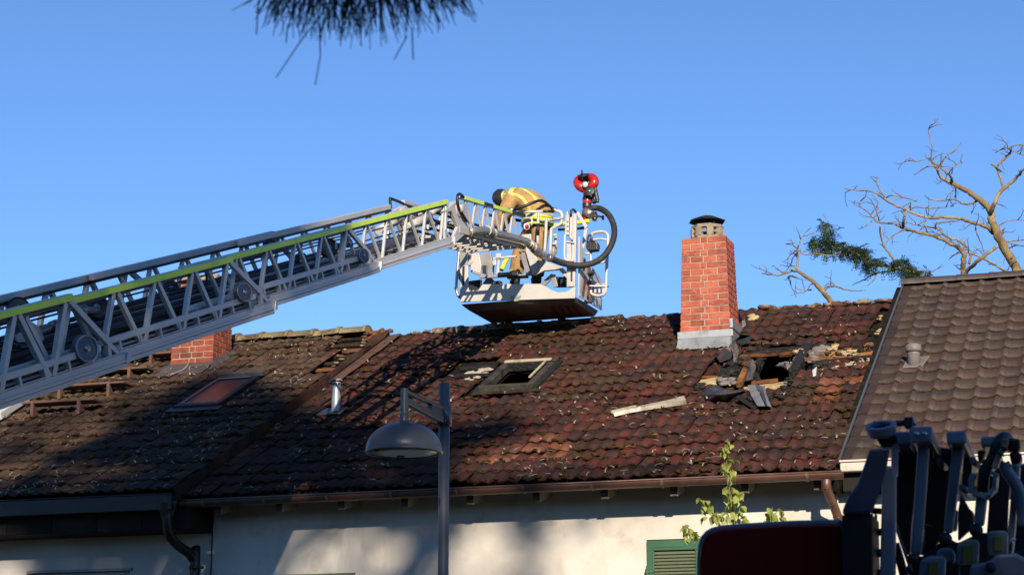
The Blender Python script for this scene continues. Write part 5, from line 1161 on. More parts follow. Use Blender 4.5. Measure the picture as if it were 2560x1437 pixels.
# trouser hems, boots, helmet
for nm, kn, an, to in (('R','kneeR','ankR','toeR'),('L','kneeL','ankL','toeL')):
    a, b_, c_ = V_[kn], V_[an], V_[to]
    s = MB(); s.tube(smooth_path([V_['hip'+nm], a, a.lerp(b_, .6), b_],3), [.125,.12,.112,.105,.10,.10,.10,.10,.10,.098], 14); s.build('trouser_leg', 'trousers_tan', pe)
    for f0, f1, mt in ((.80,.84,'tape_yellow'),(.84,.87,'tape_silver'),(.87,.91,'tape_yellow')):
        s = MB(); s.tube([a.lerp(b_, f0), a.lerp(b_, f1)], .104, 16, cap=False); s.build('hem_band', mt, pe)
    s = MB(); s.tube([b_+Vector((0,0,.02)), b_-Vector((0,0,.10)), c_], [.075,.07,.05], 12); s.build('boot', 'boot_black', pe)
hd = PP(572,318); ax = (PP(520,300)-PP(600,325)).normalized(); s = MB()
s.lathe([(.0,.120),(.045,.113),(.09,.088),(.114,.048),(.122,0),(.126,-.045),(.136,-.075),(.128,-.08),(.115,-.045),(.0,-.035)], hd-ax*.03, ax*.9+Vector((0,0,.25)), 26); hl_ = s.build('helmet', 'helmet_black', pe)
s = MB(); s.tube([hd-ax*.05+Vector((0,-.03,-.03)), PP(640,345)], [.12,.13], 16); s.build('neck_cloth', 'helmet_black', pe)
s = MB()
for i in range(5): s.tube([V_['haR'], V_['haR']+Vector((-.05-.01*i,-.03+.018*i,-.06))], .012, 6)
s.build('glove', 'black_rubber', pe)

# ================================================================== street lamp
PT = AT(1114.5,957,15); lx, ly, lz = PT.x-.01, PT.y, PT.z
sl = thing('street_lamp', (lx, ly, .12), 'grey street lamp with one dome shade in front of the roof', 'street lamp')
m = MB(); m.lathe([(.0,.0),(.065,0),(.065,.9),(.0405,1.0),(.0405,lz-.12-.003),(.036,lz-.12),(0,lz-.12)], (lx,ly,.12), (0,0,1), 24); m.build('pole', 'lamp_grey', sl)
zc = AT(1114,1040,15).z; m = MB(); m.lathe([(.041,-.078),(.056,-.078),(.056,.062),(.052,.066),(.041,.066)], (lx,ly,zc), (0,0,1), 24); clr = m.build('collar', 'lamp_grey', sl)
m = MB()
for dz in (-.05,.01): m.lathe([(0,0),(.007,0),(.007,.006),(0,.008)], (lx+.025,ly-.052,zc+dz), (.4,-1,0), 8)
m.build('screw', 'chrome', clr)
DC = AT(1015,1131,14.25); st_ = AT(1011,1010,14.25); E0 = Vector((st_.x, st_.y, zc+.02))
d = (E0-Vector((lx,ly,E0.z))); d.z = 0; d.normalize()
m = MB(); a0 = Vector((lx,ly,zc))+d*.05; 
m.beam(a0+Vector((0,0,.045)), E0+Vector((0,0,.035)), .045, .022); m.beam(a0+Vector((0,0,-.045)), E0+Vector((0,0,-.03)), .045, .045); m.beam(a0+Vector((0,0,-.01)), a0.lerp(E0,.32)+Vector((0,0,-.01)), .035, .09); m.beam(a0.lerp(E0,.3)+Vector((0,0,.01)), a0.lerp(E0,.33)+Vector((0,0,.01)), .04, .06)
m.build('arm', 'lamp_grey', sl, bevel=.004)
ztop = DC.z+.215
m = MB(); m.cyl((E0.x,E0.y,ztop+.0), (E0.x,E0.y,E0.z+.055), .027, 18); m.lathe([(.034,0),(.034,.05),(.027,.055)], (E0.x,E0.y,ztop), (0,0,1), 18); m.lathe([(.031,0),(.031,.03)], (E0.x,E0.y,E0.z-.10), (0,0,1), 18); m.build('stem', 'lamp_grey', sl)
m = MB(); pr = [(.0,.216),(.04,.214)]
for i in range(1, 13): an = math.pi/2*(1-i/12); pr.append((.272*math.cos(an)**.92, .205*math.sin(an)))
pr += [(.278,-.004),(.278,-.014),(.262,-.016),(.245,-.012)]
m.lathe(pr, (E0.x,E0.y,DC.z), (0,0,1), 40); dm = m.build('lamp_shade', 'lamp_grey', sl)
m = MB(); m.lathe([(0,-.018),(.15,-.016),(.236,-.012),(.238,-.004),(.0,-.004)], (E0.x,E0.y,DC.z), (0,0,1), 36); m.build('lamp_glass', 'lamp_glass', dm)
m = MB(); m.lathe([(.236,-.012),(.247,-.018),(.252,-.012),(.247,-.006)], (E0.x,E0.y,DC.z), (0,0,1), 36); m.build('glass_rim', 'black_rubber', dm)
m = MB(); m.box((E0.x-.12,E0.y-.205,DC.z-.018),(.035,.03,.012)); m.box((E0.x-.07,E0.y+.12,DC.z-.02),(.05,.03,.008)); m.build('rim_clip', 'black_rubber', dm, kind='stuff')

# ================================================================== parked fire truck in the foreground (its folded rack)
c5 = lambda x, y: (2080+x/3.531, 1030+y/3.531)
def T5(x, y, d): return AT(*c5(x, y), d)
ft = thing('fire_truck', (0.3, 8.0, 0), 'dark shaded fire truck rack with grey uprights and red panel in foreground', 'fire truck')
BK = (AT(2290,1115,7.7)-AT(2240,1075,6.85)); BK.z = 0; BK.normalize()
def sl5(pts, d, th, mat, name, par=None, bev=.006):
    b = MB(); b.prism([T5(x, y, d) for x, y in pts], BK*th); return b.build(name, mat, par or ft, bevel=bev)
# red panel with trim
c6 = lambda x, y: (1720+x/5.818, 1280+y/5.818)
red = [(112,1500),(122,650),(138,470),(185,335),(250,262),(340,212),(500,176),(900,146),(1500,112),(2240,92)]
P6 = [AT(*c6(x, y), 6.9) for x, y in red]+[AT(2110,1540,6.9)]
m = MB(); m.prism(P6, BK*.35); rp = m.build('red_panel', 'truck_trim', ft, bevel=.012, seg=3)
inn = [(150,1500),(160,650),(172,500),(215,385),(275,310),(360,262),(510,225),(900,195),(1500,163),(2100,160),(2240,185)]
m = MB(); m.prism([AT(*c6(x, y), 6.885) for x, y in inn]+[AT(2110,1540,6.885)], BK*.05); m.build('panel_face', 'truck_red', rp, bevel=.01, seg=3)
sl5([(330,322),(510,305),(485,470),(440,640),(405,730),(352,892),(88,905),(95,850),(115,800),(150,722),(190,670),(225,625),(262,520)], 6.75, .02, 'truck_blue', 'side_plate', bev=.012)
sl5([(84,903),(352,890),(362,1460),(92,1460)], 6.78, .25, 'truck_black', 'side_box')
for y0, y1 in ((838,888),(1018,1078),(1198,1268),(1378,1450)): sl5([(345,y0),(445,y0+6),(445,y1+4),(345,y1)], 6.95, .04, 'truck_black', 'rack_bar')
sl5([(395,700),(440,640),(440,715),(405,728)], 6.9, .04, 'truck_black', 'rack_bar')
sl5([(345,885),(352,885),(372,1000),(368,1030)], 6.95, .04, 'truck_black', 'rack_bar'); sl5([(372,900),(392,895),(388,1000),(378,1010)], 6.95, .04, 'truck_black', 'rack_bar')
def upright(pts, d, mat='truck_grey', name='upright', th=.05): return sl5(pts, d, th, mat, name, None, .010)
upright([(440,470),(548,470),(560,560),(556,1460),(418,1460),(438,680)], 6.8, 'truck_grey'); upright([(520,262),(580,266),(572,560),(548,540),(520,480)], 6.86, 'truck_grey')
upright([(756,282),(858,284),(786,1258),(690,1250)], 6.9); upright([(858,300),(905,310),(835,700),(805,1260),(786,1258)], 6.98, 'truck_black', 'upright_side', .03)
upright([(1062,272),(1168,275),(1062,1062),(984,1052)], 6.95); upright([(1270,742),(1372,735),(1340,1000),(1248,985)], 6.9); upright([(1602,450),(1664,452),(1602,1240),(1534,1230)], 6.9); upright([(1072,850),(1112,860),(1100,1030),(1068,1050)], 7.0, 'truck_grey')
# flange and rails running back
Fc = T5(432,125,6.85); FA = Vector((-.03,-.44,.9)); m = MB(); m.lathe([(.036,-.006),(.052,-.006),(.054,-.0055),(.054,.0055),(.0535,.006),(.037,.006),(.036,.0055),(.036,-.006)], Fc, FA, 36, 0, False); m.lathe([(.048,-.006),(.050,-.007),(.050,-.020),(.042,-.032),(.038,-.032),(.038,-.006)], Fc, FA, 30, 0, False); fg = m.build('flange', 'truck_trim', ft)
m = MB(); m.lathe([(0,-.010),(.04,-.010)], Fc, FA, 24); m.build('flange_core', 'truck_black', fg)
m = MB()
for j in range(4): an = .6+j*math.pi/2; m.lathe([(0,.006),(.004,.006),(.004,.010),(0,.011)], Fc+Vector((.046*math.cos(an),.046*math.sin(an)*.9,.046*math.sin(an)*.44)), (0,0,1), 8)
m.build('flange_bolt', 'chrome', fg, kind='stuff')
sl5([(380,215),(560,190),(580,300),(440,310)], 6.86, .06, 'truck_black', 'flange_neck')
def rail_back(cx, cy, w_, h_, d, L_, mat='truck_grey'):
    A = T5(cx, cy, d); B_ = A+BK*L_; m = MB(); m.beam(A, B_, w_, h_); return m.build('rack_rail', mat, ft, bevel=.009, seg=3)
rail_back(620,230,.06,.05,6.95,.8); r2 = rail_back(785,195,.078,.056,6.8,.8); rail_back(1098,220,.066,.044,6.85,.8); rail_back(1385,255,.054,.036,6.9,.7)
for x in (745,815):
    m = MB(); m.lathe([(0,.0),(.011,0),(.010,.006),(0,.010)], T5(x,190,6.785), -BK, 10); m.build('rail_bolt', 'chrome', r2)
m = MB(); m.tube([T5(560,98,6.9),T5(650,92,6.9)], .011, 8); rr_ = m.build('red_rod', 'truck_red', ft)
m = MB(); m.box(T5(682,95,6.9), (.030,.05,.036)); m.build('rod_block', 'truck_black', rr_, bevel=.003)
m = MB(); m.tube([T5(705,95,6.9),T5(742,95,6.9)], .009, 8); m.build('rod_tip', 'chrome', rr_)
# dark workings behind the uprights
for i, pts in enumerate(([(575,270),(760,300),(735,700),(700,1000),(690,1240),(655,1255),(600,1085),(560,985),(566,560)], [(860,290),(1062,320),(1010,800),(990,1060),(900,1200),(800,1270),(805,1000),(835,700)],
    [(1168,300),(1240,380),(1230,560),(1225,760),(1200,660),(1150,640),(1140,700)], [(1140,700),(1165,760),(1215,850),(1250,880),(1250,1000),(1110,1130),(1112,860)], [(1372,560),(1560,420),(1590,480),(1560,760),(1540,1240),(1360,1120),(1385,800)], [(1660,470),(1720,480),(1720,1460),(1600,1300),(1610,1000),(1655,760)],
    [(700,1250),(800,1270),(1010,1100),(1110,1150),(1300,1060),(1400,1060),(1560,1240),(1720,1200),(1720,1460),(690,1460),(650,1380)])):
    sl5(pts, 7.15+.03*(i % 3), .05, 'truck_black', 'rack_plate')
m = MB(); m.tube(smooth_path([T5(560,985,7.0),T5(600,1110,7.0),T5(650,1255,7.0),T5(700,1400,7.0)],4), .006, 6); m.build('thin_cable', 'truck_grey', ft)
m = MB(); m.tube(smooth_path([T5(556,1160,7.05),T5(600,1300,7.05),T5(640,1460,7.05)],4), .016, 8); m.build('curved_pipe', 'truck_black', ft)
m = MB(); m.tube(smooth_path([T5(820,990,7.0),T5(860,1000,7.0),T5(888,1005,7.0)],3), .004, 6); m.build('wire_end', 'bronze', ft)
for x, y, r_ in ((1000,1118,.024),(1272,1040,.024),(712,1290,.019)):
    m = MB(); m.lathe([(0,-r_)]+[(r_*math.cos(a), r_*math.sin(a)) for a in [R(q) for q in range(-75,90,15)]]+[(0,r_)], T5(x, y, 6.85), (.1,-1,.2), 18); m.build('ball_joint', 'truck_black', ft)
def ring_plate(pts, d, mat, lab):
    o = sl5(pts, d, .03, mat, 'rack_bracket', None, .012)
    if lab: sl5(lab, d-.012, .012, 'label_yellow', 'sticker', o, .002)
ring_plate([(780,1290),(860,1262),(985,1255),(1005,1290),(1000,1460),(760,1460)], 6.86, 'truck_grey', [(850,1320),(935,1315),(935,1440),(850,1440)])
ring_plate([(1105,1165),(1180,1120),(1280,1120),(1300,1150),(1290,1330),(1100,1340)], 6.84, 'truck_grey', [(1150,1180),(1250,1170),(1245,1330),(1150,1335)])
ring_plate([(1370,1060),(1400,1045),(1530,1040),(1555,1070),(1550,1250),(1380,1260)], 6.86, 'truck_grey', [(1430,1095),(1500,1090),(1500,1220),(1430,1225)])
ring_plate([(1220,1340),(1350,1320),(1400,1300),(1450,1250),(1620,1238),(1720,1290),(1720,1460),(1215,1460)], 6.8, 'truck_trim', None)
ring_plate([(905,1250),(960,1190),(1060,1190),(1090,1260),(1085,1340),(1000,1340)], 6.9, 'truck_grey', None)
m = MB(); m.lathe([(0,0),(.018,0),(.018,.012),(0,.014)], T5(1400,1370,6.79), -BK, 14); m.build('pivot_bolt', 'truck_black', ft)
yk = [T5(x, y, 6.86) for x, y in ((1255,540),(1230,600),(1228,690),(1260,720),(1320,745),(1380,735),(1440,680),(1448,560),(1420,540))]
m = MB()
for i in range(len(yk)-1): m.beam(yk[i], yk[i+1]+(yk[i+1]-yk[i]).normalized()*.006, .014, .07, (0,-1,0))
m.build('yoke', 'truck_grey', ft, bevel=.003)
m = MB(); m.tube(smooth_path([T5(1330,700,6.9),T5(1350,520,6.9),T5(1420,400,6.9),T5(1470,260,6.9),T5(1530,222,6.95),T5(1590,300,7.0)],4), .020, 12); m.build('cable_bundle', 'truck_black', ft)
m = MB(); m.tube(smooth_path([T5(1535,235,6.86),T5(1525,300,6.86),T5(1470,390,6.86),T5(1430,500,6.86)],4), .011, 8); lc = m.build('pale_cable', 'pale_trim', ft)
m = MB()
for y, x in ((310,1522),(360,1490)): m.tube([T5(x,y,6.85),T5(x-8,y+14,6.85)], .016, 8); 
m.build('cable_tie', 'truck_black', lc, kind='stuff')
sl5([(1560,232),(1660,230),(1662,330),(1570,330)], 6.95, .08, 'truck_black', 'motor_box', bev=.008); sl5([(1560,345),(1672,350),(1680,420),(1640,460),(1580,450)], 6.98, .08, 'truck_black', 'motor_box', bev=.01)
sl5([(1280,330),(1360,330),(1330,420),(1290,440)], 6.95, .08, 'truck_black', 'motor_box', bev=.01)
m = MB(); m.tube(smooth_path([T5(1545,445,6.88),T5(1535,500,6.88),T5(1600,600,6.88),T5(1650,700,6.88),T5(1680,850,6.88),T5(1690,1000,6.88)],4), .021, 14); m.build('bent_tube', 'truck_trim', ft)
m = MB(); m.tube(smooth_path([T5(1610,1130,6.85),T5(1585,1120,6.85),T5(1575,1240,6.85),T5(1590,1260,6.85)],3), .008, 6); m.build('hook', 'chrome', ft)
for x, y, d in ((1240,420,6.95),(1150,660,7.0),(945,430,7.0)):
    m = MB(); m.tube([T5(x,y,d), T5(x+55,y+60,d+.1)], .012, 8); m.build('link_bar', 'truck_grey', ft)
# body of the truck below the frame
m = MB(); m.bb(-1.9,2.4,7.0,9.3,.62,2.16); m.build('body', 'truck_red', ft, bevel=.05)
m = MB(); m.bb(-1.9,2.4,7.1,9.2,.40,.62); m.build('chassis', 'truck_black', ft)
for X in (-1.2,1.6):
    for Y in (7.15,9.15):
        m = MB(); m.lathe([(.2,-.14),(.46,-.14),(.50,-.10),(.50,.10),(.46,.14),(.2,.14)], (X,Y,.5), (0,1,0), 28); wl = m.build('wheel', 'black_rubber', ft)
        m = MB(); m.lathe([(0,-.10),(.24,-.12),(.24,.12),(0,.10)], (X,Y,.5), (0,1,0), 20); m.build('rim', 'ladder_alu', wl)
for X in (-1.6,-.8,0,.8,1.6):
    m = MB(); m.beam((X,7.2,2.1),(X,7.2,2.32),.06,.06); m.build('mount', 'truck_black', ft)

# ================================================================== bare trees behind the ridge
c9 = lambda x, y: (1900+x/3.421, 300+y/3.421)
def bare_tree(label, branches, Y, base, twn=1.0, seed=1, grp='bare trees behind the houses'):
    """branches: polylines of (crop x, crop y, half width in crop px)"""
    rn = random.Random(seed); tr = MB(); tw = MB(); k = 1/3.421/FPX; root = None
    t = thing('bare_tree', (base[0], base[1], 0), label, 'tree', grp)
    for bi, br in enumerate(branches):
        off = 0 if bi == 0 else rn.uniform(-.6,.6); n = len(br); pts = []; rs = []
        for i, (x, y, r_) in enumerate(br):
            f = 0 if i == 0 else i/(n-1)
            yy = Y+off*f+(0 if n < 3 else .12*math.sin(i*1.7+bi)); p = ONY(*c9(x, y), yy); pts.append(p); rs.append(1.14*r_*k*(p-CAM).length)
        sp = smooth_path(pts, 4); rr = [lerp(rs[min(i//4, n-1)], rs[min(i//4+1, n-1)], (i % 4)/4)*(1+rn.uniform(-.07,.07)) for i in range(len(sp))]
        sp = [p+Vector((rn.uniform(-1,1),rn.uniform(-1,1),rn.uniform(-1,1)))*min(.012, r_*.5) for p, r_ in zip(sp, rr)]
        tr.tube(sp, rr, 8)
        if bi == 0:
            b0 = sp[0]; tr.tube([(base[0],base[1],0), ((base[0]+b0.x)/2,(base[1]+b0.y)/2,b0.z*.5), b0], [rr[0]*1.9,rr[0]*1.35,rr[0]], 8)
        for i in range(2, len(sp)-1):                       # short dead twigs
            if rn.random() < .30*twn and rr[i] < .10:
                d = Vector((rn.gauss(0,1),rn.gauss(0,.8),rn.gauss(.3,.8))).normalized(); L_ = rn.uniform(.10,.42); q = [sp[i]]
                for s_ in range(4): d = (d+Vector((rn.gauss(0,.35),rn.gauss(0,.3),rn.gauss(.03,.35)))).normalized(); q.append(q[-1]+d*L_/4)
                tw.tube(q, [.009,.008,.006,.005,.003], 5)
                if rn.random() < .5:
                    d2 = (d+Vector((rn.gauss(0,.8),rn.gauss(0,.6),rn.gauss(0,.8)))).normalized(); tw.tube([q[2], q[2]+d2*L_*.3, q[2]+d2*L_*.5+Vector((rn.gauss(0,.03),0,rn.gauss(0,.03)))], [.006,.004,.003], 5)
    tk = tr.build('trunk', 'bark_dead', t, fix=False); tw.build('twigs', 'twig_grey', t, kind='stuff', fix=False)
    return t
A_ = [[(2225,1400,38),(2190,1280,36),(2130,1160,34),(2040,1000,31),(1985,860,27),(1965,770,25),(1850,660,21),(1760,600,18),(1650,545,15),(1550,490,11),(1515,420,9)],
 [(1515,420,9),(1470,350,7),(1470,250,5),(1462,170,4.5),(1440,90,3.5),(1465,40,2)], [(1640,540,12),(1630,480,9),(1560,420,8),(1480,360,6),(1440,330,4),(1340,355,3),(1280,320,2)],
 [(1975,790,18),(2010,700,16),(2080,590,14),(2180,510,11),(2258,420,9),(2320,350,7)], [(2080,590,9),(2050,470,9),(2020,410,8),(1975,370,5)], [(2020,410,8),(2090,330,9),(2145,275,8),(2120,240,5),(2050,260,3.5),(2010,285,2)],
 [(2120,240,5),(2200,215,4),(2300,220,3)], [(2145,260,4),(2220,290,3.5),(2300,320,3)],
 [(1995,970,16),(1930,910,14),(1820,880,13),(1700,840,12),(1550,830,11),(1430,835,10),(1280,780,9),(1180,740,9),(1080,690,8),(1000,630,6),(900,605,5),(800,600,4),(720,588,3)],
 [(1080,690,6),(1030,600,5),(995,535,4),(1010,490,2)], [(1080,665,5),(1130,645,4.5),(1220,660,4.5),(1330,690,3)], [(1280,775,6),(1330,745,5.5),(1500,755,4),(1660,735,2)], [(1280,730,5),(1285,760,5),(1290,700,4)],
 [(1880,665,9),(1840,700,8),(1750,720,7),(1660,680,5.5),(1560,690,5),(1460,680,4),(1400,640,2)], [(1672,680,4),(1672,590,4),(1660,560,3)], [(1540,390,5),(1590,310,5),(1660,270,4),(1720,195,3)], [(1640,460,4),(1660,400,3.5),(1740,360,2.5)], [(1510,405,6),(1430,400,5),(1320,470,3)],
 [(2065,1000,9),(2075,960,8),(2090,930,7)], [(2100,1045,6),(2200,1030,5),(2300,1020,3)], [(2120,1100,6),(2200,1070,5),(2300,1095,3)], [(2045,905,5),(2120,860,4),(2230,858,3),(2320,870,3)], [(1840,890,6),(1850,960,5),(1890,1050,4),(1920,1140,2)], [(2160,1320,11),(2050,1260,9),(1930,1200,8),(1830,1150,7),(1720,1135,5),(1650,1160,3),(1615,1195,2)]]
bare_tree('tall bare forked tree rising behind the brown tiled ridge, rightmost', A_, 33.0, (-1.9,33.0), 1.0, 3)
B_t = [[(1735,1420,22),(1735,1345,21),(1742,1220,19),(1735,1120,18),(1660,1070,14),(1560,1020,13),(1450,980,12),(1330,955,11),(1230,930,9),(1150,890,8),(1020,880,7),(960,830,6),(930,790,5),(860,745,4),(800,720,2)],
 [(1745,1330,16),(1790,1270,15),(1870,1200,14),(1960,1130,13),(2030,1080,12)], [(1020,880,5.5),(1005,810,5),(970,720,4),(930,665,3),(880,640,2)], [(1225,930,10),(1232,850,9),(1248,780,8)],
 [(1790,1230,10),(1800,1140,9),(1760,1080,9),(1690,1030,9),(1600,1000,8),(1520,930,7),(1400,910,5),(1310,890,4),(1250,870,3)], [(860,745,4),(850,710,4),(890,660,3)], [(1235,935,6),(1160,975,5),(1100,1020,4.5),(1060,1090,4)], [(1740,1100,6),(1750,1040,5),(1770,1010,3)], [(960,860,4),(930,890,3),(890,915,2)], [(1430,960,5),(1400,890,4),(1370,860,3)], [(1500,930,5),(1510,880,5),(1600,870,4.5),(1700,865,4)], [(1720,1290,5),(1700,1270,4),(1650,1230,2)]]
bare_tree('bare twisted tree with a split trunk behind the brown tiled ridge', B_t, 32.2, (-4.35,32.2), .9, 5)
C_t = [[(1560,1420,17),(1480,1370,16),(1350,1320,15),(1200,1275,14),(1080,1250,12),(950,1230,10),(850,1160,8),(760,1110,7),(640,1060,5),(560,980,4),(580,870,3),(540,810,2)],
 [(1140,1285,7),(1000,1310,6),(880,1370,4),(790,1410,2)], [(1000,1310,5),(970,1370,4),(915,1420,2)], [(1165,1270,9),(1140,1190,9),(1080,1110,8),(1040,1020,7),(1022,900,6.5)], [(1240,1290,6),(1400,1290,5),(1480,1330,3)]]
lt = bare_tree('bent dead limb with one strip of green leaves beside the brown roof', C_t, 31.5, (-4.9,31.5), .7, 8)
D_t = [[(640,1600,24),(600,1540,22),(510,1437,18),(420,1350,15),(310,1295,11),(240,1300,9),(160,1325,7),(80,1320,5),(15,1310,3)], [(310,1295,9),(320,1180,8),(325,1100,7),(350,1020,4),(390,960,3),(440,920,2)], [(325,1110,4),(280,1070,3.5),(210,1060,2)], [(345,1110,5),(380,1150,5),(480,1145,4.5),(600,1160,4),(690,1130,3)], [(300,1250,4),(240,1250,3),(170,1240,2)], [(330,1350,4),(260,1330,3),(230,1350,2)],
 [(540,1475,9),(570,1430,8),(640,1420,7),(700,1440,6),(800,1460,4),(900,1455,2.5)], [(440,1450,6),(380,1460,4),(260,1500,2.5)], [(310,1150,4),(280,1180,3),(270,1205,2)]]
bare_tree('small bare branch rising right of the burnt chimney, leftmost of the trees', D_t, 29.5, (-5.1,29.5), .9, 11)
# leaf strip on the bent limb
lf = MB(); rn = random.Random(5)
LC = [(560,900,40),(590,960,60),(520,1030,70),(470,1060,60),(600,1060,70),(560,1110,50),(680,1080,60),(720,1110,60),(790,1100,60),(860,1120,60),(830,1160,50),(900,1180,45),(960,1200,45),(1020,1210,45),(930,1240,40),(880,1110,40),(1180,1215,50),(1240,1220,60),(1260,1270,50),(1230,1310,45),(1330,1300,45),(1290,1320,40),(1440,1330,35),(1380,1350,30),(1130,1240,40)]
for x, y, sp in LC:
    for i in range(int(sp*.75)):
        o = ONY(*c9(x+rn.gauss(0,sp*.42), y+rn.gauss(0,sp*.36)), 31.5+rn.gauss(0,.25)); d = Vector((rn.gauss(0,1),rn.gauss(0,1),rn.gauss(-.35,.5))).normalized(); L_ = rn.uniform(.10,.20); sd_ = d.cross(Vector((0,0,1)))
        if sd_.length < .1: continue
        sd_.normalize(); up = sd_.cross(d)
        for q in range(7):
            c_ = o+d*L_*q/6-Vector((0,0,.05))*(q/6)**2
            for sg in (-1, 1):
                e_ = c_+sd_*sg*rn.uniform(.028,.045)+d*.012+up*rn.uniform(-.012,.004); wv = d*.011; lf.quad(c_, c_.lerp(e_,.5)+wv, e_, c_.lerp(e_,.5)-wv)
lf.build('leaves', 'locust_leaf', lt, kind='stuff', fix=False)

# ================================================================== young climber in front of the wall
sp_ = thing('sapling', (-3.95,17.2,0), 'thin yellow green sapling with drooping leaves in front of the wall', 'sapling')
c8 = lambda x, y: (1700+x/2.977, 1030+y/2.977)
def S8(x, y, d=18.0): return AT(*c8(x, y), d)
st8 = [[(400,900),(405,820),(395,740),(385,650),(365,560),(350,500),(347,400),(348,300),(355,200)],[(400,830),(330,800),(260,760),(200,710),(160,650)],[(720,860),(700,800),(675,750),(690,710)],[(190,950),(140,920),(70,870),(30,850)]]
base = Vector((-3.95,17.2,.0)); m = MB()
for i, br in enumerate(st8): m.tube(smooth_path([S8(*p, 18+.1*i) for p in br],3), .0055 if i else .007, 6)
for i, br in enumerate(st8): p = S8(*br[0], 18+.1*i); m.tube([p, p.lerp(base,.5)+Vector((.05*i,0,.2)), base], [.007,.010,.014], 6)
m.build('stems', 'twig_grey', sp_)
LV = [(345,225),(380,235),(330,260),(350,290),(325,295),(340,275),(365,365),(405,365),(345,385),(330,410),(350,420),(380,425),(350,445),(375,440),(325,470),(365,490),(330,570),(355,560),(375,555),(325,600),(400,590),(435,595),(450,605),(360,630),(380,640),(415,625),(430,660),(400,670),(350,690),(445,700),(455,720),(360,745),(395,745),(420,760),(400,790),(350,760),(440,790),(480,800),(370,800),(410,650),(390,610),(425,640),(145,655),(165,650),(195,660),(165,710),(185,705),(215,715),(200,780),(250,750),(285,745),(240,780),(265,820),(310,780),(330,800),(255,770),(275,760),(655,745),(680,715),(665,765),(735,725),(760,735),(710,780),(640,800),(730,790),(685,745),(25,850),(65,840),(60,870),(45,890),(80,890),(105,905),(125,900),(60,935),(90,910)]
def leaf_mesh():
    m = MB(); prof = [(0,0),(.3,.30),(.6,.34),(1,0)]; L_ = 1
    c_ = [(0,0,0),(.3,0,.04),(.6,0,.0),(1,0,-.22)]
    for sg in (-1,1):
        for a in range(3): m.quad(c_[a], (c_[a][0],sg*prof[a][1],c_[a][2]+.10*(prof[a][1] > 0)), (c_[a+1][0],sg*prof[a+1][1],c_[a+1][2]+.10*(prof[a+1][1] > 0)), c_[a+1], smooth=True)
    return m.mesh('leaf', 'sapling_leaf')
LM = leaf_mesh(); rn = random.Random(4)
for x, y in LV:
    for q in range(2):
        P = S8(x+rn.uniform(-12,12), y+rn.uniform(-14,6), 18+rn.uniform(-.08,.12)); L_ = rn.uniform(.06,.10); hd_ = rn.uniform(0, 6.28)
        inst('leaf', LM, sp_, Matrix.Translation(P) @ Matrix.Rotation(hd_, 4, 'Z') @ Matrix.Rotation(R(rn.uniform(15,80)), 4, 'Y') @ Matrix.Rotation(R(rn.uniform(-50,50)), 4, 'X') @ Matrix.Scale(L_, 4))

# ================================================================== pine with a low hanging twig close to the viewer
pi_ = thing('pine_tree', (-4.6,1.4,0), 'dark pine whose needle tuft hangs in at the top of the view', 'pine')
m = MB(); m.tube([(-4.6,1.4,0),(-4.6,1.4,3),(-4.55,1.45,6),(-4.6,1.4,9)], [.16,.14,.10,.05], 12)
tw_ = smooth_path([(-4.58,1.42,4.6),(-3.4,2.2,4.5),(-2.4,3.0,3.95),AT(640,-95,4.05),AT(800,-70,4.0),AT(950,-60,4.0),AT(1110,-75,4.02),AT(1190,-100,4.1)],4)
m.tube(tw_, [lerp(.035,.006,i/(len(tw_)-1)) for i in range(len(tw_))], 8); m.build('trunk', 'bark_dark', pi_)
nd = MB(); rn = random.Random(12)
def needle(a, d, L_, bend=0):
    d = d.normalized(); nd.tube([a, a+d*L_*.5+Vector((0,0,bend)), a+d*L_], [.0011,.0011,.0007], 4)
for (cx, cy, n, sx, lean, sp, L0, L1) in ((760,-22,70,38,-.25,.35,.07,.12),(830,-30,60,30,.05,.22,.09,.13),(885,-35,60,25,.0,.2,.09,.14),(960,-35,70,30,.15,.25,.08,.14),(1030,-38,55,32,.1,.35,.08,.12),(1090,-30,70,32,.55,.35,.06,.10),(700,-15,22,25,-.6,.45,.06,.10)):
    for i in range(n):
        a = AT(cx+rn.gauss(0,sx), cy-rn.uniform(0,55), 4+rn.gauss(0,.05)); needle(a, Vector((0,0,-1))+RT*(lean+rn.gauss(0,sp))+FW*rn.gauss(0,.25), rn.uniform(L0,L1), rn.uniform(-.002,.002))
for x0, y0, x1, y1, bd in ((648,-20,641,88,0),(800,40,690,195,.004),(798,60,801,140,0),(1018,90,985,150,0),(1030,70,1033,150,0),(720,60,715,108,0),(860,70,850,115,0),(1095,40,1099,75,0)):
    a, b_ = AT(x0,y0,4), AT(x1,y1,4); nd.tube([a, (a+b_)/2+Vector((0,0,bd)), b_], [.0014,.0014,.0012], 4)
a, b_ = AT(801,140,4), AT(788,213,4); nd.tube([a, b_], [.0014,.0012], 4)
for i in range(900):                                          # the rest of the pine, above and left of the frame
    h = rn.uniform(4.6,9); r_ = (9.4-h)*.42*rn.random()**.5; an = rn.uniform(0,6.28); a = Vector((-4.6+r_*math.cos(an),1.4+r_*math.sin(an),h))
    for q in range(6): needle_d = Vector((rn.gauss(0,1),rn.gauss(0,1),rn.gauss(-.2,.7))).normalized(); s_ = needle_d.orthogonal().normalized()*.004; nd._add([a-s_, a+s_, a+needle_d*.16], [(0,1,2)])
nd.build('needles', 'needle', pi_, kind='stuff', fix=False)

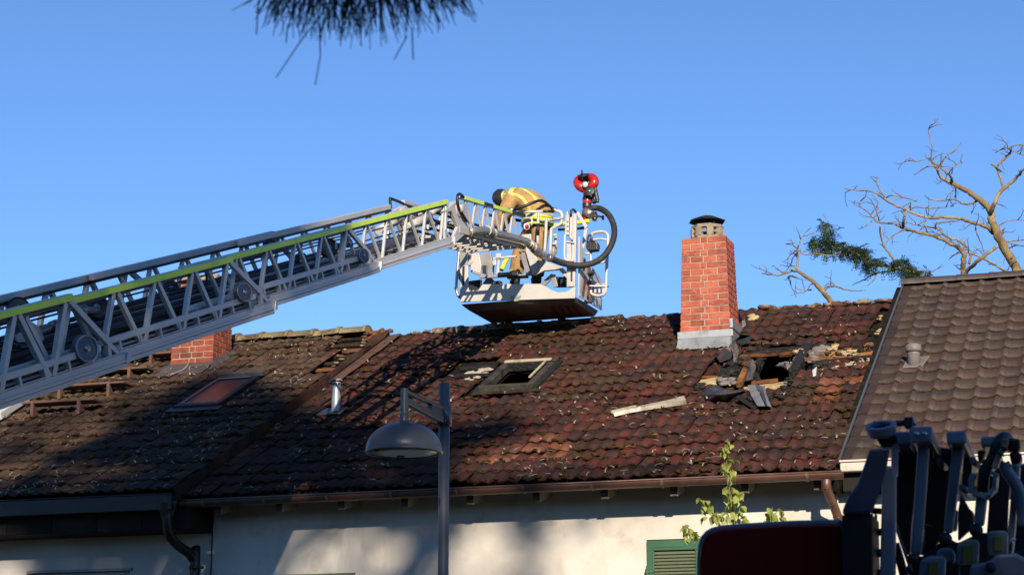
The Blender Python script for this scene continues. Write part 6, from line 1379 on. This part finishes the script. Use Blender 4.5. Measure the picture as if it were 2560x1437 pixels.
# ================================================================== tall broadleaf tree behind the viewpoint: it shades the left of the street
bt_ = thing('shade_tree', (6.2,-16.6,0), 'tall broadleaf tree standing behind the viewpoint and shading the left houses', 'tree')
UU = Vector((math.cos(SUN_AZ), math.sin(SUN_AZ), 0)); VV = S.cross(UU); VV = VV if VV.z > 0 else -VV
CROWN = [(-7.5,12.4),(-6.2,13.2),(-5.0,13.6),(-4.4,13.9),(-3.85,14.2),(-3.5,15.1),(-3.0,15.9),(-2.5,16.4),(-2.0,15.9),(-1.5,15.5),(-1.0,14.7),(-.55,14.05),(.2,13.85),(1.0,13.75),(1.6,13.75),(1.75,13.2),(1.45,12.9),(.9,12.75),(.7,12.4),(.9,12.05),(1.7,11.95),(2.2,12.0),(2.9,11.85),(2.85,11.6),(2.0,11.58),(1.5,11.45),(1.62,11.15),(1.7,10.8),(1.85,10.0),(2.0,8.6),(3.0,7.4),(5.5,6.6),(5,4.0),(1.0,3.4),(-3,3.6),(-7,6.0)]
HOLES = [(-4.67,13.4,.3,.22),(-3.65,13.05,.25,.14),(-1.02,11.74,.18,.20),(-.30,11.55,.22,.20),(.92,11.28,.36,.22),(.38,8.69,.5,.10),(-2.2,11.5,.2,.12),(-4.6,12.0,.3,.25),(.5,13.55,.2,.1)]
def shaded(u, v):
    if not inpoly(u, v, CROWN): return False
    return not any(((u-a)/c_)**2+((v-b_)/d_)**2 < 1 for a, b_, c_, d_ in HOLES)
lv = MB(); rn = random.Random(21); cnt = 0
def edge_close(u, v): return not all(shaded(u+a, v+b_) for a, b_ in ((.3,0),(-.3,0),(0,.3),(0,-.3)))
while cnt < 19000:
    u, v = rn.uniform(-7.5,5.5), rn.uniform(3.4,16.5)
    if not shaded(u+rn.gauss(0,.13), v+rn.gauss(0,.13)): continue
    s_ = 22+rn.gauss(0,1.2); near = edge_close(u, v)
    c_ = UU*u+VV*v; c_ = c_+S*(s_-0); sz = rn.uniform(.05,.11) if near else rn.uniform(.12,.24)
    # origin of S axis: the plane through the world origin
    d1 = Vector((rn.gauss(0,1),rn.gauss(0,1),rn.gauss(0,1))).normalized(); d2 = d1.orthogonal().normalized(); d2 = (d2+d1.cross(d2)*rn.gauss(0,1)).normalized()
    lv.quad(c_-d1*sz, c_+d2*sz*.7, c_+d1*sz, c_-d2*sz*.7); cnt += 1
THIN = [(-6.2,13.2),(-5,13.6),(-3.8,14.3),(-3.45,15.2),(-3.1,16.0),(-4.2,15.6),(-5.2,15.0),(-6.4,14.6)]
for i in range(420):
    u, v = rn.uniform(-6.4,-3.1), rn.uniform(13.2,16)
    if not inpoly(u, v, THIN): continue
    c_ = UU*u+VV*v+S*(22+rn.gauss(0,1)); sz = rn.uniform(.08,.17); d1 = Vector((rn.gauss(0,1),rn.gauss(0,1),rn.gauss(0,1))).normalized(); d2 = d1.orthogonal().normalized(); lv.quad(c_-d1*sz, c_+d2*sz*.7, c_+d1*sz, c_-d2*sz*.7)
lv.build('crown', 'shade_leaf', bt_, kind='stuff', fix=False)
def crown_pt(u, v, s_=22): return UU*u+VV*v+S*s_
m = MB(); m.tube(smooth_path([(6.2,-16.6,0),(6.2,-16.6,5),(6.1,-16.5,10),crown_pt(-.6,8),crown_pt(-1.2,11)],4), [lerp(.42,.14,i/16) for i in range(17)], 12)
for u, v in ((-4.5,11.5),(-2.6,14.6),(.6,12.8),(1.0,10.4),(2.8,7.5),(-4.5,8)):
    m.tube(smooth_path([crown_pt(-.7,8.0-.25*abs(u)),crown_pt((u-.7)/2,(v+8)/2-.3),crown_pt(u,v)],4), [.14,.13,.12,.11,.10,.08,.06,.04,.03], 8)
m.build('trunk', 'bark_dark', bt_)

# leafy screen added out of view to keep the low sky off the truck
hd2 = MB(); rn = random.Random(31); nx_, nz_ = 90, 16
for side in (0, 1):
    g_ = [[Vector((-30+60*i/nx_, -10.5+side*-2.2*(1 if j < nz_ else .6)+rn.uniform(-.25,.25), 7.2*j/nz_+rn.uniform(-.1,.15)*(j > 0))) for j in range(nz_+1)] for i in range(nx_+1)]
    for i in range(nx_):
        for j in range(nz_): hd2.quad(g_[i][j], g_[i+1][j], g_[i+1][j+1], g_[i][j+1])
    if side == 0: g0 = g_
for i in range(nx_): hd2.quad(g0[i][nz_], g0[i+1][nz_], g_[i+1][nz_], g_[i][nz_])
hd3 = thing('added_hedge', (0,-11.5,0), 'added unseen leafy screen behind the viewpoint blocking low sky', 'added_hedge'); hd2.build('foliage', 'shade_leaf', hd3, fix=False)
